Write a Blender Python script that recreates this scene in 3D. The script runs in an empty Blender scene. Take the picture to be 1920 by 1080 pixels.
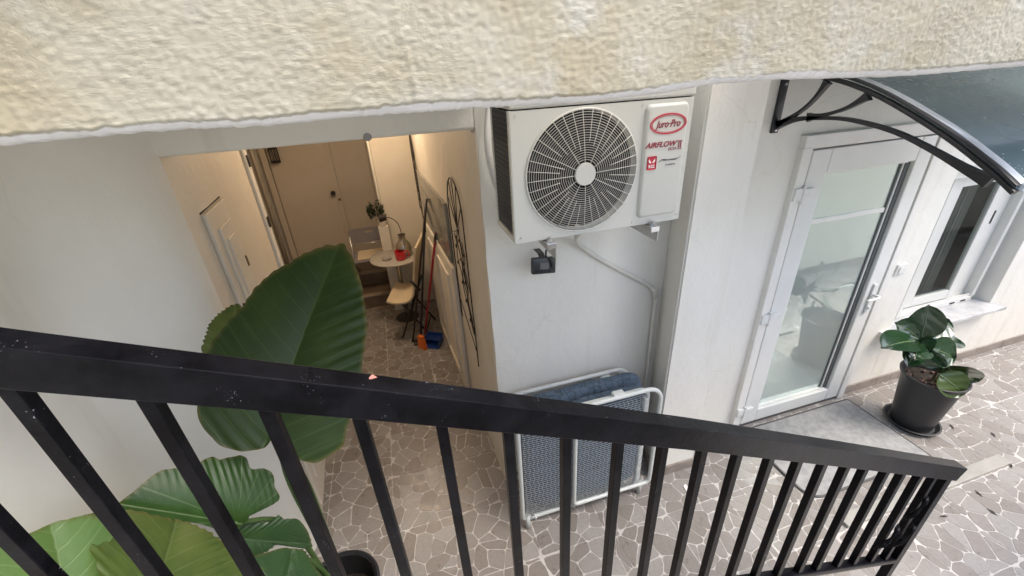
import bpy, bmesh, math, random
from mathutils import Vector, Matrix
random.seed(7)
PI = math.pi
# ------------------------------------------------------------------ camera, world, sun, exposure
S = bpy.context.scene
COL = S.collection
CAMH = 2.42
F_PX, F_N, F_B = 782.0, (90.0, 1510.0), (3330.0, -604.0)
_n = Vector((F_N[0], F_N[1], F_PX)).normalized()
_b = Vector((F_B[0], F_B[1], F_PX)); _b = (_b - _b.dot(_n) * _n).normalized()
_a = _n.cross(_b)
if _a.z < 0: _a = -_a
cd = bpy.data.cameras.new('camera'); cam = bpy.data.objects.new('camera', cd); COL.objects.link(cam)
cd.sensor_width = 36; cd.lens = 36 * F_PX / 1920; cd.clip_start = .02; cd.clip_end = 500
xr = Vector((_b.x, _a.x, -_n.x)); yd = Vector((_b.y, _a.y, -_n.y)); zf = Vector((_b.z, _a.z, -_n.z))
M = Matrix.Identity(4)
for i in range(3):
    M[i][0] = xr[i]; M[i][1] = -yd[i]; M[i][2] = -zf[i]; M[i][3] = (0, 0, CAMH)[i]
cam.matrix_world = M; S.camera = cam
W = bpy.data.worlds.new('World'); S.world = W; W.use_nodes = True
nt = W.node_tree; bg = nt.nodes['Background']
sky = nt.nodes.new('ShaderNodeTexSky'); sky.sky_type = 'NISHITA'; sky.sun_disc = False
sky.sun_elevation = math.radians(58); sky.sun_rotation = math.radians(125); sky.air_density = 1.0; sky.dust_density = 3.5; sky.ozone_density = 1.0
nt.links.new(sky.outputs[0], bg.inputs[0]); bg.inputs[1].default_value = .15
sl = bpy.data.lights.new('sun', 'SUN'); sl.energy = 1.0; sl.angle = math.radians(25); sl.color = (1, .965, .91)
so = bpy.data.objects.new('sun', sl); COL.objects.link(so)
_el, _az = math.radians(58), math.radians(125)
sdir = Vector((math.sin(_az) * math.cos(_el), math.cos(_az) * math.cos(_el), math.sin(_el)))
so.rotation_euler = sdir.to_track_quat('Z', 'Y').to_euler()
S.view_settings.view_transform = 'Standard'; S.view_settings.look = 'None'
S.view_settings.exposure = 1.36; S.view_settings.gamma = 1

def ray(px, py):
    return xr * (px - 960) + yd * (py - 540) + zf * F_PX
def at_y(px, py, Y):
    v = ray(px, py); return v * (Y / v.y) + Vector((0, 0, CAMH))
def at_z(px, py, Z):
    v = ray(px, py); return v * ((Z - CAMH) / v.z) + Vector((0, 0, CAMH))
def project(P):
    d = Vector(P) - Vector((0, 0, CAMH)); w = d.dot(zf)
    if w <= .01: return None
    return (d.dot(xr) / w * F_PX + 960, d.dot(yd) / w * F_PX + 540)

# ------------------------------------------------------------------ object helpers
def link(name, me, mat=None, parent=None):
    o = bpy.data.objects.new(name, me); COL.objects.link(o)
    if mat is not None:
        for m in (mat if isinstance(mat, (list, tuple)) else [mat]): me.materials.append(m)
    if parent is not None: o.parent = parent
    return o
def obj(name, bm, mat, parent=None, smooth=False, label=None, kind=None):
    me = bpy.data.meshes.new(name)
    bmesh.ops.recalc_face_normals(bm, faces=bm.faces)
    if smooth:
        for f in bm.faces: f.smooth = True
    bm.to_mesh(me); bm.free()
    if smooth == 'auto' and hasattr(me, 'set_sharp_from_angle'): me.set_sharp_from_angle(angle=math.radians(35))
    o = link(name, me, mat, parent)
    if label: o['label'] = label
    if kind: o['kind'] = kind
    return o
def tag(o, label, cat=None, group=None, kind=None):
    if label: o['label'] = label
    if cat: o['category'] = cat
    if group: o['group'] = group
    if kind: o['kind'] = kind
    return o
def thing(name, loc, label, cat, group=None, rz=0):
    o = bpy.data.objects.new(name, None); COL.objects.link(o); o.location = loc; o.rotation_euler = (0, 0, rz)
    o.empty_display_size = .05
    return tag(o, label, cat, group)
def BM(): return bmesh.new()
def box(bm, lo, hi, bevel=0, seg=2):
    lo = Vector(lo); hi = Vector(hi)
    r = bmesh.ops.create_cube(bm, size=1)
    vs = r['verts']
    for v in vs:
        v.co = Vector(((lo[i] + hi[i]) / 2 + v.co[i] * (hi[i] - lo[i]) for i in range(3)))
    if bevel:
        es = list({e for v in vs for e in v.link_edges})
        bmesh.ops.bevel(bm, geom=es, offset=bevel, segments=seg, affect='EDGES', profile=.5)
    return bm
def cyl(bm, p, r0, q, r1, seg=24, cap=True):
    p = Vector(p); q = Vector(q); d = q - p
    rot = d.to_track_quat('Z', 'Y').to_matrix().to_4x4()
    bmesh.ops.create_cone(bm, cap_ends=cap, segments=seg, radius1=r0, radius2=r1, depth=d.length, matrix=Matrix.Translation((p + q) / 2) @ rot)
    return bm
def sweep(bm, pts, prof, up=(0, 0, 1), closed=False, cap=True):
    """prof: list of (side, up) points; pts: path"""
    pts = [Vector(p) for p in pts]; n = len(pts); rings = []
    up = Vector(up)
    for i, p in enumerate(pts):
        a = pts[(i - 1) % n] if (closed or i > 0) else p
        c = pts[(i + 1) % n] if (closed or i < n - 1) else p
        d = (c - a).normalized()
        s = d.cross(up)
        if s.length < 1e-4: s = d.cross(Vector((1, 0.01, 0)))
        s.normalize(); u = s.cross(d).normalized()
        # keep the section's width at bends
        k = 1
        if a is not p and c is not p:
            cc = (p - a).normalized().dot((c - p).normalized()); k = 1 / max(.5, math.sqrt((1 + cc) / 2))
        rings.append([bm.verts.new(p + s * x + u * y * k) for x, y in prof])
    m = len(prof)
    for i in range(n if closed else n - 1):
        A = rings[i]; B = rings[(i + 1) % n]
        for j in range(m):
            bm.faces.new((A[j], A[(j + 1) % m], B[(j + 1) % m], B[j]))
    if cap and not closed:
        bm.faces.new(rings[0][::-1]); bm.faces.new(rings[-1])
    return bm
def circ(r, seg=8): return [(r * math.cos(2 * PI * k / seg), r * math.sin(2 * PI * k / seg)) for k in range(seg)]
def rect(w, h, c=0):
    w /= 2; h /= 2
    if not c: return [(-w, -h), (w, -h), (w, h), (-w, h)]
    out = []
    for sx, sy, a0 in ((1, -1, -90), (1, 1, 0), (-1, 1, 90), (-1, -1, 180)):
        for a in (0, 45, 90):
            t = math.radians(a0 + a); out.append((sx * (w - c) + c * math.cos(t), sy * (h - c) + c * math.sin(t)))
    return out
def tube(bm, pts, r, seg=8, closed=False, cap=True):
    # parallel transport frames
    pts = [Vector(p) for p in pts]; n = len(pts); rings = []; u = None
    for i, p in enumerate(pts):
        a = pts[(i - 1) % n] if (closed or i > 0) else p
        c = pts[(i + 1) % n] if (closed or i < n - 1) else p
        d = (c - a).normalized()
        if u is None:
            u = d.orthogonal().normalized()
        else:
            u = (u - u.dot(d) * d)
            if u.length < 1e-6: u = d.orthogonal()
            u.normalize()
        s = d.cross(u); rr = r[i] if isinstance(r, (list, tuple)) else r
        rings.append([bm.verts.new(p + (u * math.cos(2 * PI * k / seg) + s * math.sin(2 * PI * k / seg)) * rr) for k in range(seg)])
    for i in range(n if closed else n - 1):
        A = rings[i]; B = rings[(i + 1) % n]
        for j in range(seg): bm.faces.new((A[j], A[(j + 1) % seg], B[(j + 1) % seg], B[j]))
    if cap and not closed:
        bm.faces.new(rings[0][::-1]); bm.faces.new(rings[-1])
    return bm
def smoothpath(pts, k=6, closed=False):
    pts = [Vector(p) for p in pts]; n = len(pts); out = []
    for i in range(n if closed else n - 1):
        if closed: p0, p1, p2, p3 = pts[(i - 1) % n], pts[i], pts[(i + 1) % n], pts[(i + 2) % n]
        else: p0, p1, p2, p3 = pts[max(0, i - 1)], pts[i], pts[i + 1], pts[min(n - 1, i + 2)]
        for j in range(k):
            t = j / k
            out.append(.5 * ((2 * p1) + (p2 - p0) * t + (2 * p0 - 5 * p1 + 4 * p2 - p3) * t * t + (3 * p1 - p0 - 3 * p2 + p3) * t ** 3))
    if not closed: out.append(pts[-1])
    return out
def lathe(bm, prof, centre=(0, 0, 0), seg=40):
    c = Vector(centre); rings = []
    for r, z in prof:
        if r < 1e-5: rings.append([bm.verts.new(c + Vector((0, 0, z)))])
        else: rings.append([bm.verts.new(c + Vector((r * math.cos(2 * PI * k / seg), r * math.sin(2 * PI * k / seg), z))) for k in range(seg)])
    for A, B in zip(rings, rings[1:]):
        for j in range(seg):
            if len(A) == 1 and len(B) == 1: break
            if len(A) == 1: bm.faces.new((A[0], B[(j + 1) % seg], B[j]))
            elif len(B) == 1: bm.faces.new((A[j], A[(j + 1) % seg], B[0]))
            else: bm.faces.new((A[j], A[(j + 1) % seg], B[(j + 1) % seg], B[j]))
    return bm
def prism(bm, poly, lo, hi, axis='z'):
    """polygon extruded along an axis; poly points are the two other coordinates in order"""
    def P(a, b, t):
        return {'z': (a, b, t), 'y': (a, t, b), 'x': (t, a, b)}[axis]
    A = [bm.verts.new(P(a, b, lo)) for a, b in poly]; B = [bm.verts.new(P(a, b, hi)) for a, b in poly]
    n = len(poly)
    bm.faces.new(A); bm.faces.new(B[::-1])
    for i in range(n): bm.faces.new((A[i], A[(i + 1) % n], B[(i + 1) % n], B[i]))
    return bm

# ------------------------------------------------------------------ materials
def mat(name, col, rough=.5, metal=0, bump=None, var=None, spec=None, coat=0, trans=0, ior=None, speck=None, crack=False):
    """bump=(scale,strength,dist)  var=(scale, other colour, amount)  speck=(scale, threshold, colour)"""
    m = bpy.data.materials.new(name); m.use_nodes = True; t = m.node_tree; N = t.nodes; L = t.links
    b = N['Principled BSDF']; b.inputs['Roughness'].default_value = rough; b.inputs['Metallic'].default_value = metal
    b.inputs['Base Color'].default_value = (*col, 1)
    if spec is not None: b.inputs['Specular IOR Level'].default_value = spec
    if coat: b.inputs['Coat Weight'].default_value = coat; b.inputs['Coat Roughness'].default_value = .05
    if trans: b.inputs['Transmission Weight'].default_value = trans
    if ior: b.inputs['IOR'].default_value = ior
    tc = N.new('ShaderNodeTexCoord'); src = tc.outputs['Object']
    cur = None
    if var:
        n = N.new('ShaderNodeTexNoise'); n.inputs['Scale'].default_value = var[0]; n.inputs['Detail'].default_value = 6; n.inputs['Roughness'].default_value = .6
        L.new(src, n.inputs['Vector'])
        r = N.new('ShaderNodeMapRange'); r.inputs['From Min'].default_value = .38; r.inputs['From Max'].default_value = .68; r.inputs['To Max'].default_value = var[2]
        L.new(n.outputs['Fac'], r.inputs['Value'])
        x = N.new('ShaderNodeMix'); x.data_type = 'RGBA'; x.inputs['A'].default_value = (*col, 1); x.inputs['B'].default_value = (*var[1], 1)
        L.new(r.outputs[0], x.inputs['Factor']); cur = x.outputs['Result']
    if speck:
        n = N.new('ShaderNodeTexNoise'); n.inputs['Scale'].default_value = speck[0]; n.inputs['Detail'].default_value = 3
        L.new(src, n.inputs['Vector'])
        n2 = N.new('ShaderNodeTexNoise'); n2.inputs['Scale'].default_value = speck[0] * .06; n2.inputs['Detail'].default_value = 2
        L.new(src, n2.inputs['Vector'])
        ad = N.new('ShaderNodeMath'); ad.operation = 'MULTIPLY_ADD'; ad.inputs[1].default_value = .6
        L.new(n2.outputs['Fac'], ad.inputs[0]); L.new(n.outputs['Fac'], ad.inputs[2])
        r = N.new('ShaderNodeMapRange'); r.inputs['From Min'].default_value = speck[1]; r.inputs['From Max'].default_value = speck[1] + .06
        L.new(ad.outputs[0], r.inputs['Value'])
        x = N.new('ShaderNodeMix'); x.data_type = 'RGBA'; x.inputs['B'].default_value = (*speck[2], 1)
        if cur: L.new(cur, x.inputs['A'])
        else: x.inputs['A'].default_value = (*col, 1)
        L.new(r.outputs[0], x.inputs['Factor']); cur = x.outputs['Result']
    if crack:
        wn = N.new('ShaderNodeTexNoise'); wn.inputs['Scale'].default_value = 4; wn.inputs['Detail'].default_value = 5; L.new(src, wn.inputs['Vector'])
        va = N.new('ShaderNodeVectorMath'); va.operation = 'MULTIPLY_ADD'; va.inputs[1].default_value = (.35, .35, .35); L.new(wn.outputs['Color'], va.inputs[0]); L.new(src, va.inputs[2])
        vo = N.new('ShaderNodeTexVoronoi'); vo.feature = 'DISTANCE_TO_EDGE'; vo.inputs['Scale'].default_value = 1.7; L.new(va.outputs[0], vo.inputs['Vector'])
        r = N.new('ShaderNodeMapRange'); r.inputs['From Max'].default_value = .006; r.inputs['To Min'].default_value = 1; r.inputs['To Max'].default_value = 0; L.new(vo.outputs['Distance'], r.inputs['Value'])
        mk = N.new('ShaderNodeTexNoise'); mk.inputs['Scale'].default_value = 1.1; mk.inputs['Detail'].default_value = 1; L.new(src, mk.inputs['Vector'])
        r2 = N.new('ShaderNodeMapRange'); r2.inputs['From Min'].default_value = .50; r2.inputs['From Max'].default_value = .60; r2.inputs['To Max'].default_value = .45; L.new(mk.outputs['Fac'], r2.inputs['Value'])
        mu = N.new('ShaderNodeMath'); mu.operation = 'MULTIPLY'; L.new(r.outputs[0], mu.inputs[0]); L.new(r2.outputs[0], mu.inputs[1])
        # vertical drip stains
        mpp = N.new('ShaderNodeMapping'); mpp.inputs['Scale'].default_value = (9, 9, .7); L.new(src, mpp.inputs['Vector'])
        dn = N.new('ShaderNodeTexNoise'); dn.inputs['Scale'].default_value = 1; dn.inputs['Detail'].default_value = 4; L.new(mpp.outputs[0], dn.inputs['Vector'])
        r4 = N.new('ShaderNodeMapRange'); r4.inputs['From Min'].default_value = .60; r4.inputs['From Max'].default_value = .78; r4.inputs['To Max'].default_value = .4; L.new(dn.outputs['Fac'], r4.inputs['Value'])
        mm = N.new('ShaderNodeMath'); mm.operation = 'MAXIMUM'; L.new(mu.outputs[0], mm.inputs[0]); L.new(r4.outputs[0], mm.inputs[1])
        x = N.new('ShaderNodeMix'); x.data_type = 'RGBA'; x.inputs['B'].default_value = (col[0] * .72, col[1] * .70, col[2] * .62, 1)
        L.new(cur, x.inputs['A']); L.new(mm.outputs[0], x.inputs['Factor']); cur = x.outputs['Result']
    if cur: L.new(cur, b.inputs['Base Color'])
    if bump:
        n = N.new('ShaderNodeTexNoise'); n.inputs['Scale'].default_value = bump[0]; n.inputs['Detail'].default_value = 7; n.inputs['Roughness'].default_value = .6
        L.new(src, n.inputs['Vector'])
        bp = N.new('ShaderNodeBump'); bp.inputs['Strength'].default_value = bump[1]; bp.inputs['Distance'].default_value = bump[2]
        L.new(n.outputs['Fac'], bp.inputs['Height']); L.new(bp.outputs[0], b.inputs['Normal'])
    return m
PAINT = mat('white_wall_paint', (.80, .785, .725), .6, bump=(12, .4, .012), var=(1.6, (.75, .73, .665), .8), speck=(55, 1.13, (.45, .42, .37)), crack=True)
LEFTP = mat('left_wall_paint', (.84, .83, .775), .5, bump=(6, .3, .02), var=(1.2, (.74, .72, .64), .8), speck=(40, 1.14, (.4, .36, .3)), crack=True)
HALLP = mat('hall_wall_paint', (.70, .65, .56), .6, bump=(7, .4, .02), var=(1.3, (.62, .56, .46), .8))
BACKD = mat('back_door_paint', (.56, .50, .42), .5, bump=(5, .2, .01), var=(1.5, (.48, .42, .34), .8))
TRIM = mat('white_door_frame', (.78, .77, .73), .35, var=(5, (.68, .66, .6), .4))
UPVC = mat('white_plastic_profile', (.74, .745, .72), .25, var=(3, (.66, .66, .62), .6))
ALU = mat('white_aluminium', (.72, .72, .68), .3, var=(3, (.6, .6, .56), .4))
GREYP = mat('grey_wall_side', (.50, .49, .46), .6, bump=(9, .3, .01), var=(2, (.44, .43, .4), .6))
ACM = mat('ac_white_metal', (.60, .60, .555), .35, var=(4, (.60, .60, .55), .5))
ACD = mat('ac_dark', (.006, .006, .006), .7)
GRILL = mat('grille_wire', (.62, .61, .56), .4)
BLADE = mat('fan_blade', (.02, .02, .02), .5)
RED = mat('red_print', (.55, .02, .05), .4)
DRED = mat('dark_red_print', (.28, .02, .04), .4)
WHITEP = mat('white_print', (.85, .83, .8), .4)
GREYPRINT = mat('grey_print', (.12, .12, .12), .4)
BLACKM = mat('black_railing_paint', (.002, .002, .003), .32, spec=.10, bump=(60, .18, .004), var=(14, (.010, .010, .013), .7), speck=(300, 1.06, (.22, .23, .26)))
BLACKS = mat('black_plastic', (.018, .018, .02), .35, var=(8, (.04, .04, .045), .5))
POTM = mat('black_plant_pot', (.022, .022, .024), .45, bump=(30, .1, .003))
IRON = mat('wrought_iron', (.02, .014, .012), .5)
GALV = mat('galvanised_steel', (.55, .55, .54), .3, metal=.9)
PIPE = mat('cream_pipe', (.66, .64, .58), .4)
MARBLE = mat('white_marble', (.62, .62, .61), .25, var=(7, (.34, .35, .37), .9), bump=(12, .05, .002))
SKIRT = mat('brown_marble_skirting', (.20, .165, .14), .4, var=(9, (.33, .29, .26), .8))
STRIPM = mat('beige_marble_strip', (.36, .35, .32), .3, var=(10, (.27, .26, .23), .7))
GROUT = mat('pale_grout', (.54, .52, .50), .45, bump=(80, .3, .001), var=(4, (.44, .41, .38), .9), spec=.8)
MATM = mat('grey_door_mat', (.36, .36, .35), .9, bump=(220, .8, .005), var=(25, (.25, .25, .245), .9), speck=(60, 1.12, (.2, .19, .18)))
MATE = mat('mat_edge', (.09, .085, .08), .7)
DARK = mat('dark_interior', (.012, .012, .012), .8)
CURT = mat('grey_curtain', (.20, .19, .18), .9, bump=(30, .3, .01))
BEDT = mat('white_bed_tube', (.60, .63, .61), .3)
WIRE = mat('bed_wire', (.42, .47, .50), .35, metal=.3)
SOIL = mat('soil', (.02, .014, .010), .9, bump=(60, .8, .02), var=(40, (.05, .037, .026), .7))
CREAM = mat('cream_chair_plastic', (.72, .60, .42), .45)
CHG = mat('grey_chair_plastic', (.24, .22, .23), .5)
TABLE = mat('table_top', (.42, .40, .36), .25)
CHROME = mat('brushed_silver', (.42, .40, .37), .25, metal=1)
REDG = mat('red_glass', (.65, .01, .02), .15, coat=.5)
REDP = mat('red_stick', (.32, .012, .015), .35)
BLUEP = mat('blue_plastic', (.012, .05, .22), .35)
ORNG = mat('orange_bristle', (.75, .16, .02), .6)
DTILE = mat('step_tile', (.13, .095, .065), .4, var=(8, (.20, .15, .11), .8), bump=(25, .2, .004))
NOSE = mat('step_nosing', (.34, .28, .21), .4, var=(8, (.26, .2, .15), .8))
PICT = mat('grey_picture', (.16, .165, .15), .15, var=(4, (.3, .3, .26), .8))
GREENP = mat('stair_concrete', (.4, .38, .35), .7, bump=(20, .3, .01))
BRONZE = mat('old_brass', (.16, .11, .05), .4, metal=.8)
POTW = mat('white_ceramic', (.75, .70, .62), .3)

def plaster():
    m = bpy.data.materials.new('rough_cream_plaster'); m.use_nodes = True; t = m.node_tree; N = t.nodes; L = t.links
    b = N['Principled BSDF']; b.inputs['Roughness'].default_value = .42
    tc = N.new('ShaderNodeTexCoord'); src = tc.outputs['Object']
    def noise(scale, det, rgh, vec=src, dist=0):
        n = N.new('ShaderNodeTexNoise'); n.inputs['Scale'].default_value = scale; n.inputs['Detail'].default_value = det
        n.inputs['Roughness'].default_value = rgh; n.inputs['Distortion'].default_value = dist; L.new(vec, n.inputs['Vector']); return n.outputs['Fac']
    def rng(s, a, c, lo=0, hi=1):
        r = N.new('ShaderNodeMapRange'); r.inputs['From Min'].default_value = a; r.inputs['From Max'].default_value = c
        r.inputs['To Min'].default_value = lo; r.inputs['To Max'].default_value = hi; L.new(s, r.inputs['Value']); return r.outputs[0]
    x1 = N.new('ShaderNodeMix'); x1.data_type = 'RGBA'; x1.inputs['A'].default_value = (.38, .355, .275, 1); x1.inputs['B'].default_value = (.335, .295, .20, 1)
    L.new(rng(noise(5, 5, .6), .42, .66), x1.inputs['Factor'])
    x2 = N.new('ShaderNodeMix'); x2.data_type = 'RGBA'; x2.inputs['B'].default_value = (.40, .385, .33, 1)
    L.new(x1.outputs['Result'], x2.inputs['A']); L.new(rng(noise(9, 4, .6), .52, .68, 0, .8), x2.inputs['Factor'])
    # rare brown specks
    x3 = N.new('ShaderNodeMix'); x3.data_type = 'RGBA'; x3.inputs['B'].default_value = (.2, .14, .07, 1)
    L.new(x2.outputs['Result'], x3.inputs['A']); L.new(rng(noise(34, 3, .5), .745, .78), x3.inputs['Factor'])
    ms = N.new('ShaderNodeMapping'); ms.inputs['Scale'].default_value = (14, 14, 2.2); L.new(src, ms.inputs['Vector'])
    x5 = N.new('ShaderNodeMix'); x5.data_type = 'RGBA'; x5.inputs['B'].default_value = (.30, .26, .17, 1)
    L.new(x3.outputs['Result'], x5.inputs['A']); L.new(rng(noise(1, 5, .6, ms.outputs[0]), .58, .8, 0, .3), x5.inputs['Factor']); x3 = x5
    at = N.new('ShaderNodeAttribute'); at.attribute_name = 'rim'
    x4 = N.new('ShaderNodeMix'); x4.data_type = 'RGBA'; x4.inputs['B'].default_value = (.74, .74, .73, 1)
    L.new(x3.outputs['Result'], x4.inputs['A']); L.new(at.outputs['Fac'], x4.inputs['Factor'])
    L.new(x4.outputs['Result'], b.inputs['Base Color'])
    bp = N.new('ShaderNodeBump'); bp.inputs['Strength'].default_value = .8; bp.inputs['Distance'].default_value = .003
    mp = N.new('ShaderNodeMapping'); mp.inputs['Scale'].default_value = (.45, 1, 1.3); L.new(src, mp.inputs['Vector'])
    w = rng(noise(3.2, 3, .5), .4, .6)
    mm = N.new('ShaderNodeMix'); mm.data_type = 'FLOAT'; L.new(w, mm.inputs['Factor']); L.new(noise(150, 6, .65, mp.outputs[0], .2), mm.inputs['A']); L.new(noise(190, 5, .7), mm.inputs['B'])
    pm = N.new('ShaderNodeMath'); pm.operation = 'MULTIPLY'; L.new(mm.outputs['Result'], pm.inputs[0]); L.new(rng(noise(6.5, 4, .6), .36, .62, .25, 1.35), pm.inputs[1])
    L.new(pm.outputs[0], bp.inputs['Height']); L.new(bp.outputs[0], b.inputs['Normal'])
    return m
PLASTER = plaster()

def stone_mat():
    m = bpy.data.materials.new('paving_stone'); m.use_nodes = True; t = m.node_tree; N = t.nodes; L = t.links
    b = N['Principled BSDF']
    tc = N.new('ShaderNodeTexCoord'); src = tc.outputs['Object']
    at = N.new('ShaderNodeAttribute'); at.attribute_name = 'tone'
    n = N.new('ShaderNodeTexNoise'); n.inputs['Scale'].default_value = 14; n.inputs['Detail'].default_value = 8; n.inputs['Roughness'].default_value = .65; L.new(src, n.inputs['Vector'])
    n2 = N.new('ShaderNodeTexNoise'); n2.inputs['Scale'].default_value = 60; n2.inputs['Detail'].default_value = 5; L.new(src, n2.inputs['Vector'])
    ad = N.new('ShaderNodeMath'); ad.operation = 'MULTIPLY_ADD'; ad.inputs[1].default_value = .6; L.new(n.outputs['Fac'], ad.inputs[0]); L.new(at.outputs['Fac'], ad.inputs[2])
    cr = N.new('ShaderNodeValToRGB'); e = cr.color_ramp.elements
    e[0].position = .15; e[0].color = (.215, .188, .165, 1); e[1].position = 1.2 if False else 1.0; e[1].color = (.43, .425, .415, 1)
    k = e.new(.45); k.color = (.285, .26, .238, 1); k = e.new(.72); k.color = (.36, .343, .325, 1)
    mr = N.new('ShaderNodeMapRange'); mr.inputs['From Min'].default_value = -.35; mr.inputs['From Max'].default_value = 1.95; L.new(ad.outputs[0], mr.inputs['Value'])
    L.new(mr.outputs[0], cr.inputs['Fac'])
    x = N.new('ShaderNodeMix'); x.data_type = 'RGBA'; x.blend_type = 'MULTIPLY'; x.inputs['Factor'].default_value = .35
    L.new(cr.outputs['Color'], x.inputs['A']); L.new(n2.outputs['Fac'], x.inputs['B']); L.new(x.outputs['Result'], b.inputs['Base Color'])
    b.inputs['Specular IOR Level'].default_value = .65
    r = N.new('ShaderNodeMapRange'); r.inputs['From Min'].default_value = .35; r.inputs['From Max'].default_value = .7; r.inputs['To Min'].default_value = .26; r.inputs['To Max'].default_value = .46
    L.new(n.outputs['Fac'], r.inputs['Value']); L.new(r.outputs[0], b.inputs['Roughness'])
    bp = N.new('ShaderNodeBump'); bp.inputs['Strength'].default_value = .35; bp.inputs['Distance'].default_value = .004
    L.new(n.outputs['Fac'], bp.inputs['Height']); L.new(bp.outputs[0], b.inputs['Normal'])
    return m
STONE = stone_mat()

def leaf_mat(name, base, vein, edge, N_=11, slant=.75, rough=.38, radial=False):
    m = bpy.data.materials.new(name); m.use_nodes = True; t = m.node_tree; N = t.nodes; L = t.links
    b = N['Principled BSDF']; b.inputs['Roughness'].default_value = rough
    def A(nm):
        a = N.new('ShaderNodeAttribute'); a.attribute_name = nm; return a.outputs['Fac']
    def mth(op, a, c=None, d=None):
        n = N.new('ShaderNodeMath'); n.operation = op
        for i, s in enumerate((a, c, d)):
            if s is None: continue
            if isinstance(s, (int, float)): n.inputs[i].default_value = s
            else: L.new(s, n.inputs[i])
        return n.outputs[0]
    tc = N.new('ShaderNodeTexCoord')
    ns = N.new('ShaderNodeTexNoise'); ns.inputs['Scale'].default_value = 7; ns.inputs['Detail'].default_value = 5; L.new(tc.outputs['Object'], ns.inputs['Vector'])
    u, v, tt = A('lu'), A('lv'), A('lt')
    av = mth('ABSOLUTE', v)
    wob = mth('MULTIPLY_ADD', ns.outputs['Fac'], .04, -.02)
    ph = mth('MULTIPLY', mth('ADD', mth('SUBTRACT', u, mth('MULTIPLY', av, slant)), wob), N_)
    fr = mth('ABSOLUTE', mth('SUBTRACT', mth('FRACT', ph), .5))   # 0 at vein
    def line(s, w): 
        r = N.new('ShaderNodeMapRange'); r.inputs['From Min'].default_value = 0; r.inputs['From Max'].default_value = w; r.inputs['To Min'].default_value = 1; r.inputs['To Max'].default_value = 0
        r.interpolation_type = 'SMOOTHSTEP'; L.new(s, r.inputs['Value']); return r.outputs[0]
    side = line(fr, .085); mid = line(av, .014)
    fine = mth('MULTIPLY', line(mth('ABSOLUTE', mth('SUBTRACT', mth('FRACT', mth('MULTIPLY', ph, 5.0)), .5)), .25), .08)
    ang = A('la')
    rad = line(mth('ABSOLUTE', mth('SUBTRACT', mth('FRACT', ang), .5)), .06)
    vn = mth('MAXIMUM', mid, mth('MULTIPLY', rad if radial else side, .55))
    vn = mth('MAXIMUM', vn, fine) 
    c1 = N.new('ShaderNodeMix'); c1.data_type = 'RGBA'; c1.inputs['A'].default_value = (*base, 1); c1.inputs['B'].default_value = (*edge, 1)
    mr = N.new('ShaderNodeMapRange'); mr.inputs['From Min'].default_value = .45; mr.inputs['From Max'].default_value = .75; L.new(ns.outputs['Fac'], mr.inputs['Value'])
    L.new(mr.outputs[0], c1.inputs['Factor'])
    c2 = N.new('ShaderNodeMix'); c2.data_type = 'RGBA'; c2.inputs['B'].default_value = (*vein, 1); L.new(c1.outputs['Result'], c2.inputs['A'])
    L.new(mth('MULTIPLY', vn, .8), c2.inputs['Factor'])
    eg = N.new('ShaderNodeMapRange'); eg.inputs['From Min'].default_value = .955; eg.inputs['From Max'].default_value = 1.0; L.new(tt, eg.inputs['Value'])
    c3 = N.new('ShaderNodeMix'); c3.data_type = 'RGBA'; c3.inputs['B'].default_value = (.13, .11, .03, 1); L.new(c2.outputs['Result'], c3.inputs['A'])
    L.new(mth('MULTIPLY', eg.outputs[0], mth('MULTIPLY', ns.outputs['Fac'], 1.1)), c3.inputs['Factor']); c2 = c3; L.new(c2.outputs['Result'], b.inputs['Base Color'])
    bp = N.new('ShaderNodeBump'); bp.inputs['Strength'].default_value = .22; bp.inputs['Distance'].default_value = .004; bp.invert = True
    L.new(mth('ADD', vn, mth('MULTIPLY', ns.outputs['Fac'], .4)), bp.inputs['Height']); L.new(bp.outputs[0], b.inputs['Normal'])
    tr = N.new('ShaderNodeBsdfTranslucent'); L.new(c2.outputs['Result'], tr.inputs['Color'])
    hs = N.new('ShaderNodeHueSaturation'); hs.inputs['Value'].default_value = 2.2; hs.inputs['Hue'].default_value = .485; L.new(c2.outputs['Result'], hs.inputs['Color']); L.new(hs.outputs[0], tr.inputs['Color'])
    mx = N.new('ShaderNodeMixShader'); mx.inputs[0].default_value = .3
    L.new(b.outputs[0], mx.inputs[1]); L.new(tr.outputs[0], mx.inputs[2]); L.new(mx.outputs[0], N['Material Output'].inputs['Surface'])
    return m

# ------------------------------------------------------------------ floor: grout bed + irregular stones cut by 40 cm tiles
def floor_z(): return 0.0
bm = BM()
v = [bm.verts.new(p) for p in ((-60, -60, -.001), (60, -60, -.001), (60, 60, -.001), (-60, 60, -.001))]
bm.faces.new(v)
floor = obj('floor', bm, GROUT, kind='structure')
def clip(poly, a, b, c):
    out = []; n = len(poly)
    for i in range(n):
        p, q = poly[i], poly[(i + 1) % n]
        dp = a * p[0] + b * p[1] - c; dq = a * q[0] + b * q[1] - c
        if dp <= 0: out.append(p)
        if dp * dq < 0:
            t = dp / (dp - dq); out.append((p[0] + (q[0] - p[0]) * t, p[1] + (q[1] - p[1]) * t))
    return out
def area(p): return .5 * sum(p[i][0] * p[(i + 1) % len(p)][1] - p[(i + 1) % len(p)][0] * p[i][1] for i in range(len(p)))
rs = random.Random(11)
G = .100; X0, X1, Y0, Y1 = -1.7, 7.6, .0, 4.62
nx = int((X1 - X0) / G) + 1; ny = int((Y1 - Y0) / G) + 1
seed = {}
for i in range(-2, nx + 3):
    for j in range(-2, ny + 3):
        seed[i, j] = (X0 + (i + .5 + rs.uniform(-.62, .62)) * G, Y0 + (j + .5 + rs.uniform(-.62, .62)) * G)
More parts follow.
